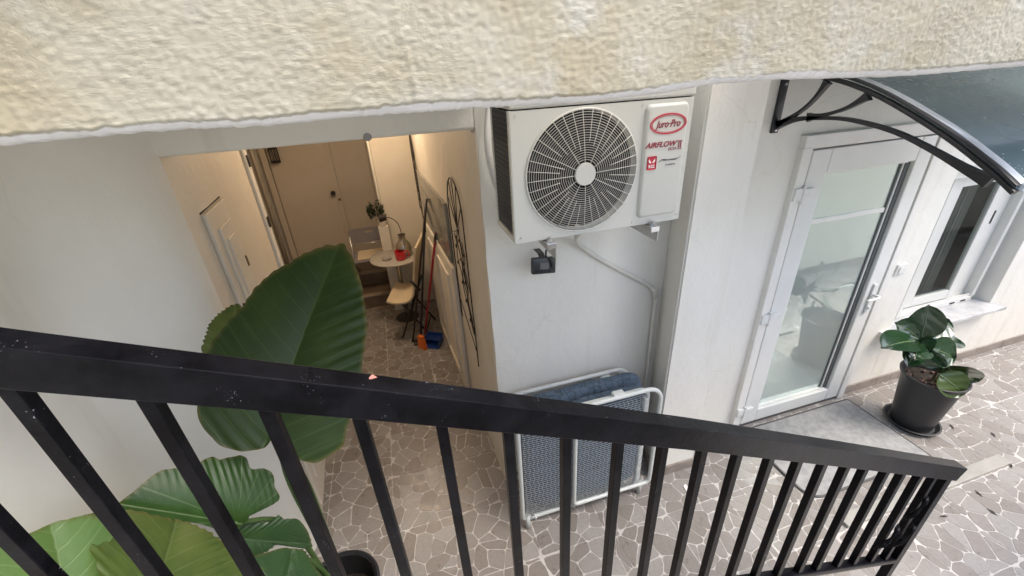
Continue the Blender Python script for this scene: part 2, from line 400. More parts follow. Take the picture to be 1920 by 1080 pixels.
def inside(x, y):
    if y < 1.82: return x > -1.1 and not (y < .62 and x < 1.7) and y > .02
    return y > 1.82 and -1.7 < x < .4 and y < 4.62 and not (y < 2.95 and x < -.86)
TILE = .4; TO = .03
stones = []
for i in range(nx):
    for j in range(ny):
        s = seed[i, j]
        if not inside(*s): continue
        poly = [(s[0] - G * 2, s[1] - G * 2), (s[0] + G * 2, s[1] - G * 2), (s[0] + G * 2, s[1] + G * 2), (s[0] - G * 2, s[1] + G * 2)]
        for di in range(-2, 3):
            for dj in range(-2, 3):
                if di == dj == 0: continue
                q = seed[i + di, j + dj]; a, b2 = q[0] - s[0], q[1] - s[1]
                poly = clip(poly, a, b2, a * (s[0] + q[0]) / 2 + b2 * (s[1] + q[1]) / 2)
                if not poly: break
        xs = [p[0] for p in poly]; ys = [p[1] for p in poly]
        pieces = [poly]
        for kx in range(int(math.floor((min(xs) - TO) / TILE)), int(math.floor((max(xs) - TO) / TILE)) + 2):
            c = TO + kx * TILE
            if min(xs) < c < max(xs):
                pieces = [q for p in pieces for q in (clip(p, 1, 0, c), clip(p, -1, 0, -c)) if len(q) > 2]
        for ky in range(int(math.floor((min(ys) - .12) / TILE)), int(math.floor((max(ys) - .12) / TILE)) + 2):
            c = .12 + ky * TILE
            if min(ys) < c < max(ys):
                pieces = [q for p in pieces for q in (clip(p, 0, 1, c), clip(p, 0, -1, -c)) if len(q) > 2]
        for p in pieces:
            if abs(area(p)) > .0012: stones.append(p)
def shape(poly):
    """shrink by the joint, round and roughen the outline"""
    if area(poly) < 0: poly = poly[::-1]
    g = rs.uniform(.0009, .0019); q = poly
    n = len(poly)
    for i in range(n):
        (x0, y0), (x1, y1) = poly[i], poly[(i + 1) % n]
        dx, dy = x1 - x0, y1 - y0; l = math.hypot(dx, dy)
        if l < 1e-6: continue
        nx_, ny_ = dy / l, -dx / l      # outward
        q = clip(q, nx_, ny_, nx_ * x0 + ny_ * y0 - g)
        if len(q) < 3: return None
    if abs(area(q)) < .0006: return None
    out = []; n = len(q)
    for i in range(n):
        p0, p1 = q[i], q[(i + 1) % n]; l = math.hypot(p1[0] - p0[0], p1[1] - p0[1])
        if l < .006: out.append(p0); continue
        for t in (.12, .5, .88) if l > .04 else (.2, .8):
            jx = rs.uniform(-1, 1) * min(.0035, l * .04) if t == .5 else 0
            out.append((p0[0] + (p1[0] - p0[0]) * t + jx, p0[1] + (p1[1] - p0[1]) * t - jx))
    return out
def add_stone(bm, poly, lay, tone):
    cx = sum(p[0] for p in poly) / len(poly); cy = sum(p[1] for p in poly) / len(poly)
    dz = rs.uniform(-.0004, .0006)
    lo = [bm.verts.new((x, y, -.0025)) for x, y in poly]
    hi = [bm.verts.new((cx + (x - cx) * .975, cy + (y - cy) * .975, .0004 + dz)) for x, y in poly]
    fs = [bm.faces.new(hi)]
    n = len(poly)
    for i in range(n): fs.append(bm.faces.new((lo[i], lo[(i + 1) % n], hi[(i + 1) % n], hi[i])))
    for vv in lo + hi: vv[lay] = tone
def big(p):
    cx = sum(q[0] for q in p) / len(p); cy = sum(q[1] for q in p) / len(p)
    pr = project((cx, cy, 0))
    if not pr or not (-20 < pr[0] < 1940 and 0 < pr[1] < 1100): return 0
    d = Vector((cx, cy, -CAMH))
    if cy > 1.82 and cx < -.5 : return abs(area(p)) * .05
    return abs(area(p)) * CAMH / d.length ** 3
shaped = [(big(p), shape(p)) for p in stones]
shaped = sorted([s for s in shaped if s[1]], key=lambda s: -s[0])
def mesh_stones(polys, name, parent, kind=None):
    b_ = BM(); lay = b_.verts.layers.float.new('tone')
    for p in polys: add_stone(b_, p, lay, rs.random())
    return obj(name, b_, STONE, parent, kind=kind)
for w, p in shaped[:298]: mesh_stones([p], 'paving_stone', floor)
mesh_stones([p for w, p in shaped[298:]], 'paving_stone', floor, 'stuff')

# ------------------------------------------------------------------ the house
HOUSE = thing('house', (0, 1.84, 0), 'white painted house with glazed door, recessed window and open hallway', 'house')
def part(name, bm, m, parent=HOUSE, smooth=False, **k):
    o = obj(name, bm, m, parent, smooth, **k)
    # keep world coordinates although the parent sits elsewhere
    p = parent; off = Vector((0, 0, 0))
    while p is not None: off += p.location; p = p.parent
    o.data.transform(Matrix.Translation(-off)); return o
ZT = 4.6
def rbox(lo, hi, nm, m=PAINT, bev=.008, parent=HOUSE, **k):
    b_ = BM(); box(b_, lo, hi, bev); return part(nm, b_, m, parent, **k)
# recessed wall with the air conditioner, slightly uneven
def uneven(x0, x1, z0, z1, y, thick, n=24, amp=.006, nm='wall', m=PAINT, round_l=0):
    b_ = BM(); rr = random.Random(3); grid = []
    import mathutils
    nz = n * 2
    for i in range(n + 1):
        row = []
        for j in range(nz + 1):
            x = x0 + (x1 - x0) * i / n; z = z0 + (z1 - z0) * j / nz
            yy = y + amp * mathutils.noise.noise(Vector((x * 1.8, z * 1.8, y * 5)))
            if round_l and i == 0: x += .008 * mathutils.noise.noise(Vector((z * 6, 1, 1)))
            row.append(b_.verts.new((x, yy, z)))
        grid.append(row)
    back = [[b_.verts.new((x, y + thick, z)) for z in (z0, z1)] for x in (x0, x1)]
    for i in range(n):
        for j in range(nz): b_.faces.new((grid[i][j], grid[i + 1][j], grid[i + 1][j + 1], grid[i][j + 1]))
    b_.faces.new([grid[0][j] for j in range(nz + 1)] + [back[0][1], back[0][0]])
    b_.faces.new([grid[n][j] for j in range(nz, -1, -1)] + [back[1][0], back[1][1]])
    b_.faces.new([grid[i][0] for i in range(n, -1, -1)] + [back[0][0], back[1][0]])
    b_.faces.new([grid[i][nz] for i in range(n + 1)] + [back[1][1], back[0][1]])
    b_.faces.new((back[0][0], back[0][1], back[1][1], back[1][0]))
    return part(nm, b_, m, HOUSE, smooth='auto')
uneven(.365, 1.62, 0, ZT, 1.84, .24, nm='recessed_wall', round_l=1)
# pillar with its splayed shaded side
b_ = BM(); prism(b_, [(1.285, 1.57), (1.598, 1.57), (1.598, 1.85), (1.39, 1.85)], 0, ZT); bmesh.ops.bevel(b_, geom=[e for e in b_.edges if abs(e.verts[0].co.z - e.verts[1].co.z) > 1], offset=.012, segments=3, affect='EDGES')
part('pillar', b_, PAINT, smooth='auto')
# door wall
rbox((1.60, 1.77, 0), (2.055, 2.05, ZT), 'front_wall', bev=0)
rbox((2.055, 1.77, 2.052), (3.10, 2.05, ZT), 'front_wall', bev=0)
rbox((3.10, 1.77, 0), (3.385, 2.05, ZT), 'front_wall', bev=.004)
rbox((3.385, 1.77, 0), (4.452, 2.05, .527), 'front_wall', bev=0)
rbox((3.385, 1.77, 1.745), (4.452, 2.05, ZT), 'front_wall', bev=0)
rbox((4.452, 1.77, 0), (9.5, 2.05, ZT), 'front_wall', bev=.004)
# beam over the hallway mouth
rbox((-1.24, 1.842, 2.213), (.366, 2.05, ZT), 'beam', m=PAINT, bev=.012)
rbox((1.625, 1.16, 2.80), (6.2, 1.768, 2.95), 'balcony', PAINT, .01)
# hallway shell
def wallstrip(pts, z0, z1, th, nm, m, side=1, parent=HOUSE, **k):
    b_ = BM(); poly = list(pts); off = []
    for i, p in enumerate(pts):
        a = pts[max(0, i - 1)]; c = pts[min(len(pts) - 1, i + 1)]
        d = Vector((c[0] - a[0], c[1] - a[1])).normalized(); off.append((p[0] + d.y * th * side, p[1] - d.x * th * side))
    prism(b_, poly + off[::-1], z0, z1); return part(nm, b_, m, parent, **k)
wallstrip([(.366, 2.081), (.295, 2.98), (.235, 3.96), (.225, 4.6), (.222, 5.7)], 0, 2.62, .3, 'hallway_wall', HALLP, 1)
b_ = BM(); prism(b_, [(.3655, 1.85), (.48, 1.85), (.48, 2.1), (.351, 2.1)], 0, 2.3); part('hallway_wall', b_, HALLP)
wallstrip([(-.80, 1.85), (-.81, 2.1), (-.862, 2.96)], 0, 2.62, .1, 'hallway_wall', HALLP, -1)
rbox((-2.3, 5.62, 0), (.6, 5.75, 2.62), 'hallway_wall', HALLP, bev=0)
rbox((-2.3, 2.9, 0), (-1.95, 5.61, 2.62), 'hallway_wall', HALLP, bev=0)
rbox((-1.94, 2.86, 0), (-.965, 2.955, 2.62), 'hallway_wall', HALLP, bev=0)
rbox((-2.3, 2.055, 2.625), (.6, 5.75, 2.75), 'hallway_ceiling', HALLP, bev=0)
rbox((-.178, 4.60, 0), (.2235, 4.72, 2.62), 'stub_wall', HALLP, bev=.005)
# grimy corner pipe on the stub wall
b_ = BM(); tube(b_, [(-.19, 4.585, .0), (-.19, 4.585, 2.6)], .013, 10); pp = part('corner_pipe', b_, PIPE, smooth=True)
# back door leaves with frame, handle and lock
def bx(nm, lo, hi, m, parent=HOUSE, bev=.004, **k): return rbox(lo, hi, nm, m, bev, parent, **k)
D = bpy.data.objects.new('back_door', None); COL.objects.link(D); D.parent = HOUSE; D.location = (-1.0, 3.75, .34)
bx('leaf', (-1.36, 5.575, .345), (-.70, 5.615, 2.4), BACKD, D)
bx('leaf', (-.695, 5.585, .345), (-.27, 5.615, 2.4), BACKD, D)
bx('cover_strip', (-.73, 5.562, .345), (-.675, 5.58, 2.4), BACKD, D)
bx('frame', (-1.43, 5.55, .345), (-1.365, 5.618, 2.45), BACKD, D)
bx('frame', (-.265, 5.55, .345), (-.20, 5.618, 2.45), BACKD, D)
b_ = BM(); cyl(b_, (-.755, 5.575, 1.21), .012, (-.755, 5.53, 1.21), .012, 12); cyl(b_, (-.755, 5.535, 1.21), .03, (-.755, 5.50, 1.21), .026, 20); part('handle', b_, IRON, D, smooth='auto')
b_ = BM(); cyl(b_, (-.70, 5.565, 1.12), .015, (-.70, 5.545, 1.12), .015, 14); part('lock', b_, BRONZE, D, smooth='auto')
# column and pipe at the far left
rbox((-1.66, 5.42, .34), (-1.53, 5.618, 2.62), 'door_post', BACKD)
b_ = BM(); tube(b_, [(-1.5, 5.56, .34), (-1.5, 5.56, 2.6)], .02, 10); part('corner_pipe', b_, BACKD, smooth=True)
# frame around the end of the left hallway wall, with hinges
fr = bx('side_door_frame', (-.885, 2.962, 0), (-.845, 3.03, 2.4), TRIM)
for z in (1.63, 2.02):
    bx('hinge', (-.846, 2.985, z - .035), (-.836, 3.01, z + .035), IRON, fr, .002)
# two tiled steps up to the landing
ST = bpy.data.objects.new('hallway_steps', None); COL.objects.link(ST); ST.parent = HOUSE; ST.location = (0, 2.8, 0)
for k, (y0, z1) in enumerate(((4.66, .17), (4.96, .34))):
    x_ = -1.94
    while x_ < .2:
        x2 = min(x_ + .33, .222); bx('riser_tile', (x_ + .003, y0, z1 - .168), (x2 - .003, y0 + .02, z1 - .02), DTILE, ST, .003); x_ += .33
    bx('nosing', (-1.94, y0 - .015, z1 - .018), (.222, y0 + .06, z1), NOSE, ST, .004)
    bx('tread', (-1.94, y0 + .061, z1 - .03), (.222, 5.0 if k == 0 else 5.615, z1 - .002), DTILE, ST, 0)
    bx('core', (-1.94, y0 + .02, 0), (.222, 5.61, z1 - .03), GREENP, ST, 0)
bx('nosing', (-1.94, 4.6, -.001), (.222, 4.64, .006), NOSE, ST, .001)

# white panelled meter door on the left hallway wall
def onwall(px, py, p0=(-.80, 1.84), p1=(-.862, 2.96)):
    v = ray(px, py); nn = Vector((p1[1] - p0[1], -(p1[0] - p0[0]))); t = (nn.x * p0[0] + nn.y * p0[1]) / (nn.x * v.x + nn.y * v.y)
    return v * t + Vector((0, 0, CAMH))
def lw(y): return -.80 - .0554 * (y - 1.84)
def slab_on_left(nm, y0, y1, z0, z1, d0, d1, m, parent):
    b_ = BM(); prism(b_, [(lw(y0) + d0, y0), (lw(y1) + d0, y1), (lw(y1) + d1, y1), (lw(y0) + d1, y0)], z0, z1)
    bmesh.ops.bevel(b_, geom=b_.edges[:], offset=.003, segments=1, affect='EDGES'); return part(nm, b_, m, parent)
MD = bpy.data.objects.new('panel_door', None); COL.objects.link(MD); MD.parent = HOUSE; MD.location = (lw(2.1), 2.1 - 1.84, 0)
slab_on_left('leaf', 2.00, 2.30, .08, 1.955, .004, .022, HALLP, MD)
slab_on_left('moulding', 2.065, 2.25, .25, 1.87, .020, .034, HALLP, MD)
slab_on_left('field', 2.10, 2.215, .32, 1.81, .030, .042, HALLP, MD)
slab_on_left('gap_shadow_strip', 1.995, 2.31, 1.957, 1.966, -.01, .006, DARK, MD)  # dark strip stands in for the shadow above the door leaf
slab_on_left('latch', 2.008, 2.02, 1.42, 1.52, .02, .03, IRON, MD)
for y_ in (2.285,):
    slab_on_left('hinge', y_, y_ + .02, 1.60, 1.66, .02, .028, BRONZE, MD)

# ------------------------------------------------------------------ left boundary wall (bulging render)
import mathutils
b_ = BM(); ny_, nz_ = 60, 60; g = []
for i in range(ny_ + 1):
    row = []
    for j in range(nz_ + 1):
        y = -.9 + (1.85 + .9) * i / ny_; z = 0 + 4.4 * j / nz_
        tt = min(1, max(0, (1.80 - y) / .42)); x = -.80 - .26 * tt * tt * (3 - 2 * tt) - .045 * mathutils.noise.noise(Vector((y * 1.9, z * 1.3, 2)))
        if y > 1.75: x = x + (-.80 - x) * min(1, (y - 1.75) / .09)
        row.append(b_.verts.new((x, y, z)))
    g.append(row)
bk = [[b_.verts.new((-1.25, y, z)) for z in (0, 4.4)] for y in (-.9, 1.85)]
for i in range(ny_):
    for j in range(nz_): b_.faces.new((g[i][j], g[i][j + 1], g[i + 1][j + 1], g[i + 1][j]))
b_.faces.new([g[i][nz_] for i in range(ny_ + 1)] + [bk[1][1], bk[0][1]])
b_.faces.new([g[0][j] for j in range(nz_ + 1)] + [bk[0][1], bk[0][0]])
b_.faces.new((bk[0][0], bk[0][1], bk[1][1], bk[1][0]))
LW = obj('side_wall', b_, LEFTP, smooth=True); tag(LW, 'smooth white side wall behind the big green leaves, left of hallway', 'wall')

# ------------------------------------------------------------------ skirting pieces
def skirt(x0, x1, y, parent=HOUSE, h=.075, t=.012):
    x = x0
    while x < x1 - .02:
        e = min(x + .33, x1); bx('skirting_tile', (x + .0015, y - t, 0), (e - .0015, y + .002, h), SKIRT, parent, .002); x = e
skirt(1.30, 1.60, 1.57); skirt(3.135, 3.62, 1.77); skirt(3.62, 7.5, 1.77); skirt(.385, 1.36, 1.836)
b_ = BM(); prism(b_, [(1.281, 1.572), (1.382, 1.835), (1.370, 1.839), (1.269, 1.572)], 0, .075); part('skirting_tile', b_, SKIRT)

# ------------------------------------------------------------------ glazed white door
DR = bpy.data.objects.new('glazed_door', None); COL.objects.link(DR); DR.parent = HOUSE; DR.location = (2.1, -.07, 0)
DR['label'] = 'white glazed door with greenish reflecting pane'
fo = bx('frame', (2.055, 1.735, .0), (2.118, 1.90, 1.99), TRIM, DR)
bx('frame', (2.055, 1.735, 1.99), (3.10, 1.90, 2.052), TRIM, DR)
bx('frame', (3.045, 1.735, .0), (3.10, 1.90, 1.99), TRIM, DR)
bx('frame_lip', (2.118, 1.752, .0), (2.13, 1.80, 1.978), TRIM, DR, .002)
bx('frame_lip', (2.118, 1.752, 1.978), (3.045, 1.80, 1.99), TRIM, DR, .002)
lf = bpy.data.objects.new('leaf', None); COL.objects.link(lf); lf.parent = DR
def lbx(nm, lo, hi, m, bev=.004): return bx(nm, lo, hi, m, lf, bev)
lbx('stile', (2.134, 1.742, .022), (2.262, 1.80, 1.972), UPVC, .006)
lbx('stile', (2.922, 1.742, .022), (3.038, 1.80, 1.972), UPVC, .006)
lbx('rail', (2.2635, 1.7425, .022), (2.9205, 1.80, .128), UPVC, .006)
lbx('rail', (2.2635, 1.7425, 1.838), (2.9205, 1.80, 1.972), UPVC, .006)
GK = mat('grey_gasket', (.08, .09, .09), .5)
for lo, hi in (((2.262, 1.762, .128), (2.274, 1.79, 1.838)), ((2.274, 1.762, .128), (2.9, 1.79, .138)), ((2.274, 1.762, 1.828), (2.9, 1.79, 1.838))):
    lbx('glazing_bead', lo, hi, UPVC, .002)
lbx('glazing_bead', (2.888, 1.764, .138), (2.9215, 1.79, 1.828), GK, .002)
lbx('glazing_bead', (2.876, 1.770, .138), (2.8875, 1.79, 1.828), UPVC, .002)
lbx('glazing_bead', (2.865, 1.775, .138), (2.8755, 1.79, 1.828), GK, .002)
GLASS = bpy.data.materials.new('reflecting_greenish_glass'); GLASS.use_nodes = True
t_ = GLASS.node_tree; pb = t_.nodes['Principled BSDF']; pb.inputs['Base Color'].default_value = (.56, .62, .58, 1); pb.inputs['Roughness'].default_value = .6
gl = t_.nodes.new('ShaderNodeBsdfGlossy'); gl.inputs['Roughness'].default_value = .012; gl.inputs['Color'].default_value = (.80, .90, .86, 1)
mx = t_.nodes.new('ShaderNodeMixShader'); mx.inputs[0].default_value = .55
t_.links.new(pb.outputs[0], mx.inputs[1]); t_.links.new(gl.outputs[0], mx.inputs[2]); t_.links.new(mx.outputs[0], t_.nodes['Material Output'].inputs[0])
lbx('pane', (2.262, 1.783, .13), (2.93, 1.793, 1.838), GLASS, 0)
b_ = BM(); sweep(b_, [(2.275 + .59 * k / 12, 1.779, 1.545 + .0015 * math.sin(k * .9)) for k in range(13)], rect(.006, .03, .002), up=(0, 0, 1)); part('curtain_rail', b_, TRIM, lf)
for z in (1.745, .95, .165):
    b_ = BM(); box(b_, (2.06, 1.722, z - .035), (2.115, 1.742, z + .035), .004); box(b_, (2.118, 1.718, z - .012), (2.19, 1.7415, z + .03), .004)
    cyl(b_, (2.117, 1.724, z - .05), .009, (2.117, 1.724, z + .05), .009, 12); part('hinge', b_, UPVC, DR, smooth='auto')
hd = bpy.data.objects.new('handle', None); COL.objects.link(hd); hd.parent = DR
b_ = BM(); box(b_, (2.965, 1.728, .80), (2.997, 1.741, 1.03), .006); part('plate', b_, UPVC, hd)
b_ = BM(); tube(b_, smoothpath([(2.981, 1.73, .95), (2.981, 1.69, .95), (2.96, 1.683, .948), (2.87, 1.683, .945)], 4), .009, 10); part('lever', b_, UPVC, hd, smooth=True)
b_ = BM(); cyl(b_, (2.981, 1.73, .85), .011, (2.981, 1.715, .85), .011, 14); part('key_cylinder', b_, UPVC, hd, smooth='auto')
bx('threshold', (2.118, 1.745, 0), (3.045, 1.90, .018), MATE, DR, 0)
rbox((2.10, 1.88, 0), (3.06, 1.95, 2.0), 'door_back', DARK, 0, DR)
# doorbell switch
SW = bpy.data.objects.new('wall_switch', None); COL.objects.link(SW); SW.parent = HOUSE
bx('plate', (3.175, 1.758, 1.04), (3.255, 1.769, 1.12), UPVC, SW, .003)
bx('rocker', (3.19, 1.752, 1.055), (3.24, 1.757, 1.105), TRIM, SW, .002)

# ------------------------------------------------------------------ window with marble sill
WN = bpy.data.objects.new('window', None); COL.objects.link(WN); WN.parent = HOUSE; WN.location = (3.9, .03, .6)
bx('sill', (3.27, 1.685, .529), (4.50, 1.86, .557), MARBLE, WN, .004)
bx('roller_box', (3.39, 1.80, 1.66), (4.45, 2.0, 1.743), ALU, WN)
bx('roller_box', (3.39, 1.785, 1.70), (4.45, 1.799, 1.742), ALU, WN, .002)
def wb(nm, lo, hi, m, bev=.003): return bx(nm, lo, hi, m, WN, bev)
wb('frame', (3.545, 1.85, .558), (3.585, 1.99, 1.66), ALU)
wb('frame', (3.585, 1.851, .558), (4.37, 1.99, .60), ALU)
wb('frame', (3.585, 1.851, 1.62), (4.37, 1.99, 1.66), ALU)
wb('frame', (4.345, 1.85, .60), (4.385, 1.99, 1.62), ALU)
wb('track', (3.585, 1.86, .60), (4.345, 1.868, .622), ALU, .001)
wb('track', (3.585, 1.90, .60), (4.345, 1.908, .622), ALU, .001)
wb('drain_slot', (4.12, 1.846, .572), (4.17, 1.8515, .582), DARK, 0); wb('drain_slot', (4.24, 1.846, .572), (4.29, 1.8515, .582), DARK, 0)
sa = bpy.data.objects.new('sash', None); COL.objects.link(sa); sa.parent = WN
def sb(nm, lo, hi, m, bev=.004): return bx(nm, lo, hi, m, sa, bev)
sb('stile', (3.605, 1.868, .625), (3.69, 1.90, 1.618), ALU); sb('stile', (4.075, 1.868, .625), (4.155, 1.90, 1.618), ALU)
sb('rail', (3.69, 1.869, .625), (4.075, 1.90, .70), ALU); sb('rail', (3.69, 1.869, 1.565), (4.075, 1.90, 1.618), ALU)
DG = mat('dark_window_glass', (.02, .022, .022), .04, spec=.6)
# thin clear pane in front of the real curtain and dark room
PG = bpy.data.materials.new('clear_window_glass'); PG.use_nodes = True; t_ = PG.node_tree
tr_ = t_.nodes.new('ShaderNodeBsdfTransparent'); tr_.inputs[0].default_value = (.8, .84, .82, 1); g2 = t_.nodes.new('ShaderNodeBsdfGlossy'); g2.inputs['Roughness'].default_value = .02
m2 = t_.nodes.new('ShaderNodeMixShader'); m2.inputs[0].default_value = .045; t_.links.new(tr_.outputs[0], m2.inputs[1]); t_.links.new(g2.outputs[0], m2.inputs[2]); t_.links.new(m2.outputs[0], t_.nodes['Material Output'].inputs[0])
sb('pane', (3.688, 1.88, .698), (4.077, 1.886, 1.567), PG, 0)
wb('fixed_panel', (4.157, 1.905, .60), (4.344, 1.93, 1.62), ALU); wb('lock', (4.22, 1.896, 1.22), (4.24, 1.905, 1.32), IRON, .002)
b_ = BM(); sweep(b_, [(3.80 + .20 * k / 20, 1.955 + .012 * math.sin(k * 1.5), 1.1) for k in range(21)], rect(.004, 1.04), up=(0, 0, 1)); part('curtain', b_, CURT, WN, smooth='auto')
wb('dark_room_sheet', (3.56, 1.996, .56), (4.38, 2.04, 1.70), mat('dark_room_sheet', (.05, .052, .052), .6), 0)  # dark sheet stands in for the unlit room behind the glass

# ------------------------------------------------------------------ arched door canopy
CN = thing('door_canopy', (1.86, 1.77, 2.3), 'arched smoky canopy with black bracket above the glazed door', 'canopy')
def cpart(nm, bm_, m, **k): return part(nm, bm_, m, CN, **k)
arc = smoothpath([(1.86, 1.755, 2.335), (1.86, 1.55, 2.326), (1.86, 1.329, 2.268), (1.86, 1.072, 2.155), (1.86, .902, 2.06), (1.86, .812, 2.0)], 8)
def bracket(x, nm):
    B = bpy.data.objects.new(nm, None); COL.objects.link(B); B.parent = CN; B.location = (x - 1.86, 0, 0)
    def q(b_, n_): return part(n_, b_, BLACKS, B, smooth='auto')
    def sh(pts): return [(x, p[1], p[2]) for p in pts]
    b_ = BM(); box(b_, (x - .02, 1.753, 2.08), (x + .02, 1.768, 2.40), .003); q(b_, 'wall_plate')
    for zz in (2.095, 2.30):
        b_ = BM(); cyl(b_, (x, 1.753, zz), .007, (x, 1.747, zz), .007, 8); o = part('screw', b_, GALV, B)
    b_ = BM(); sweep(b_, sh(arc), rect(.024, .015, .003), up=(0, 0, 1)); q(b_, 'arm')
    def strut(pts, w=.014):
        pts = smoothpath([(x, a, c) for a, c in pts], 6); n = len(pts); b_ = BM(); rings = []
        for i, p in enumerate(pts):
            a = pts[max(0, i - 1)]; c = pts[min(n - 1, i + 1)]; d = (c - a).normalized(); nrm = Vector((0, -d.z, d.y)); t = i / (n - 1)
            hw = w * (.55 + 1.1 * abs(2 * t - 1) ** 3)
            rings.append([b_.verts.new(p + Vector((sx * .012, 0, 0)) + nrm * hw * sn) for sx, sn in ((-1, -1), (1, -1), (1, 1), (-1, 1))])
        for A, B_ in zip(rings, rings[1:]):
            for j in range(4): b_.faces.new((A[j], A[(j + 1) % 4], B_[(j + 1) % 4], B_[j]))
        b_.faces.new(rings[0][::-1]); b_.faces.new(rings[-1]); q(b_, 'strut')
    strut([(1.753, 2.115), (1.66, 2.150), (1.55, 2.165), (1.40, 2.170), (1.22, 2.143), (1.08, 2.098), (.96, 2.050), (.88, 2.02)], .0125)
    strut([(1.745, 2.120), (1.64, 2.185), (1.58, 2.245), (1.54, 2.312)], .0105)
    strut([(1.59, 2.165), (1.50, 2.185), (1.42, 2.215), (1.35, 2.262)], .012)
bracket(1.86, 'bracket'); bracket(3.15, 'bracket')
SH = bpy.data.materials.new('smoky_wet_polycarbonate'); SH.use_nodes = True; t_ = SH.node_tree; N = t_.nodes; L = t_.links
pb = N['Principled BSDF']; pb.inputs['Base Color'].default_value = (.15, .20, .22, 1); pb.inputs['Roughness'].default_value = .18; pb.inputs['Specular IOR Level'].default_value = .5; pb.inputs['Specular Tint'].default_value = (.7, .9, 1, 1)
pb.inputs['Coat Weight'].default_value = .25; pb.inputs['Coat Tint'].default_value = (.7, .95, 1, 1); pb.inputs['Coat Roughness'].default_value = .08
tc = N.new('ShaderNodeTexCoord'); vo = N.new('ShaderNodeTexVoronoi'); vo.inputs['Scale'].default_value = 90; L.new(tc.outputs['Object'], vo.inputs['Vector'])
r_ = N.new('ShaderNodeMapRange'); r_.inputs['From Min'].default_value = .12; r_.inputs['From Max'].default_value = .34; r_.inputs['To Min'].default_value = 1; r_.inputs['To Max'].default_value = 0; L.new(vo.outputs['Distance'], r_.inputs['Value'])
bp = N.new('ShaderNodeBump'); bp.inputs['Strength'].default_value = .6; bp.inputs['Distance'].default_value = .004; L.new(r_.outputs[0], bp.inputs['Height']); L.new(bp.outputs[0], pb.inputs['Coat Normal'])
n_ = N.new('ShaderNodeTexNoise'); n_.inputs['Scale'].default_value = 5; L.new(tc.outputs['Object'], n_.inputs['Vector'])
r2 = N.new('ShaderNodeMapRange'); r2.inputs['To Min'].default_value = .10; r2.inputs['To Max'].default_value = .4; L.new(n_.outputs['Fac'], r2.inputs['Value']); L.new(r2.outputs[0], pb.inputs['Roughness'])
lw_ = N.new('ShaderNodeLayerWeight'); lw_.inputs['Blend'].default_value = .5
cr = N.new('ShaderNodeMix'); cr.data_type = 'RGBA'; cr.inputs['A'].default_value = (.45, .62, .66, 1); cr.inputs['B'].default_value = (.04, .07, .08, 1)
mr_ = N.new('ShaderNodeMapRange'); mr_.inputs['From Min'].default_value = .45; mr_.inputs['From Max'].default_value = .80; L.new(lw_.outputs['Facing'], mr_.inputs['Value'])   # longer path through the tinted sheet at grazing angles
L.new(mr_.outputs[0], cr.inputs['Factor']); tb = N.new('ShaderNodeBsdfTransparent'); L.new(cr.outputs['Result'], tb.inputs['Color'])
mx_ = N.new('ShaderNodeMixShader'); mx_.inputs[0].default_value = .3; L.new(pb.outputs[0], mx_.inputs[1]); L.new(tb.outputs[0], mx_.inputs[2]); L.new(mx_.outputs[0], N['Material Output'].inputs['Surface'])
b_ = BM(); rows = []
up_ = .014
for p in arc: rows.append([b_.verts.new((x, p.y, p.z + up_ + dz)) for x, dz in ((1.855, 0), (3.155, 0), (3.155, .004), (1.855, .004))])
for A, B_ in zip(rows, rows[1:]):
    for j in range(4): b_.faces.new((A[j], A[(j + 1) % 4], B_[(j + 1) % 4], B_[j]))
b_.faces.new(rows[0]); b_.faces.new(rows[-1][::-1]); cpart('sheet', b_, SH, smooth='auto')
b_ = BM(); sweep(b_, [(1.862, p.y, p.z + up_ + .008) for p in arc], rect(.028, .008, .003), up=(0, 0, 1)); cpart('edge_trim', b_, BLACKS, smooth='auto')
b_ = BM(); sweep(b_, [(1.884, p.y, p.z + up_ + .012) for p in arc[10:]], rect(.034, .006, .002), up=(0, 0, 1)); cpart('edge_profile', b_, mat('pale_aluminium', (.62, .66, .70), .3, metal=.3), smooth='auto')
e_ = arc[-1]; b_ = BM(); box(b_, (1.87, e_.y - .012, e_.z + .004), (3.155, e_.y + .006, e_.z + .03), .004); cpart('gutter', b_, mat('clear_gutter', (.6, .66, .7), .15))
rdrop = random.Random(5); b_ = BM()
for k in range(260):
    i = rdrop.randrange(12, len(arc) - 2); p = arc[i].lerp(arc[i + 1], rdrop.random()); r = rdrop.uniform(.0015, .0042)
    x = 1.89 + 1.2 * rdrop.random() ** 1.3
    bmesh.ops.create_uvsphere(b_, u_segments=6, v_segments=4, radius=1, matrix=Matrix.Translation((x, p.y, p.z + up_ + .004)) @ Matrix.Diagonal((r, r, r * .45, 1)))
DROP = mat('water_drop', (.55, .6, .62), .05, spec=1); o = cpart('rain_drops', b_, DROP, smooth=True); o['kind'] = 'stuff'

# ------------------------------------------------------------------ air conditioner
AC = thing('air_conditioner', (.76, 1.57, 1.836), 'white outdoor air conditioner unit with round fan grille on the recessed wall', 'air conditioner')
def ap(nm, b_, m, **k): return part(nm, b_, m, AC, **k)
def abx(nm, lo, hi, m, bev=.004): return bx(nm, lo, hi, m, AC, bev)
x0, x1, yf, yb, z0, z1 = .404, 1.118, 1.44, 1.70, 1.836, 2.352
CX, CZ, RF = .675, 2.073, .222
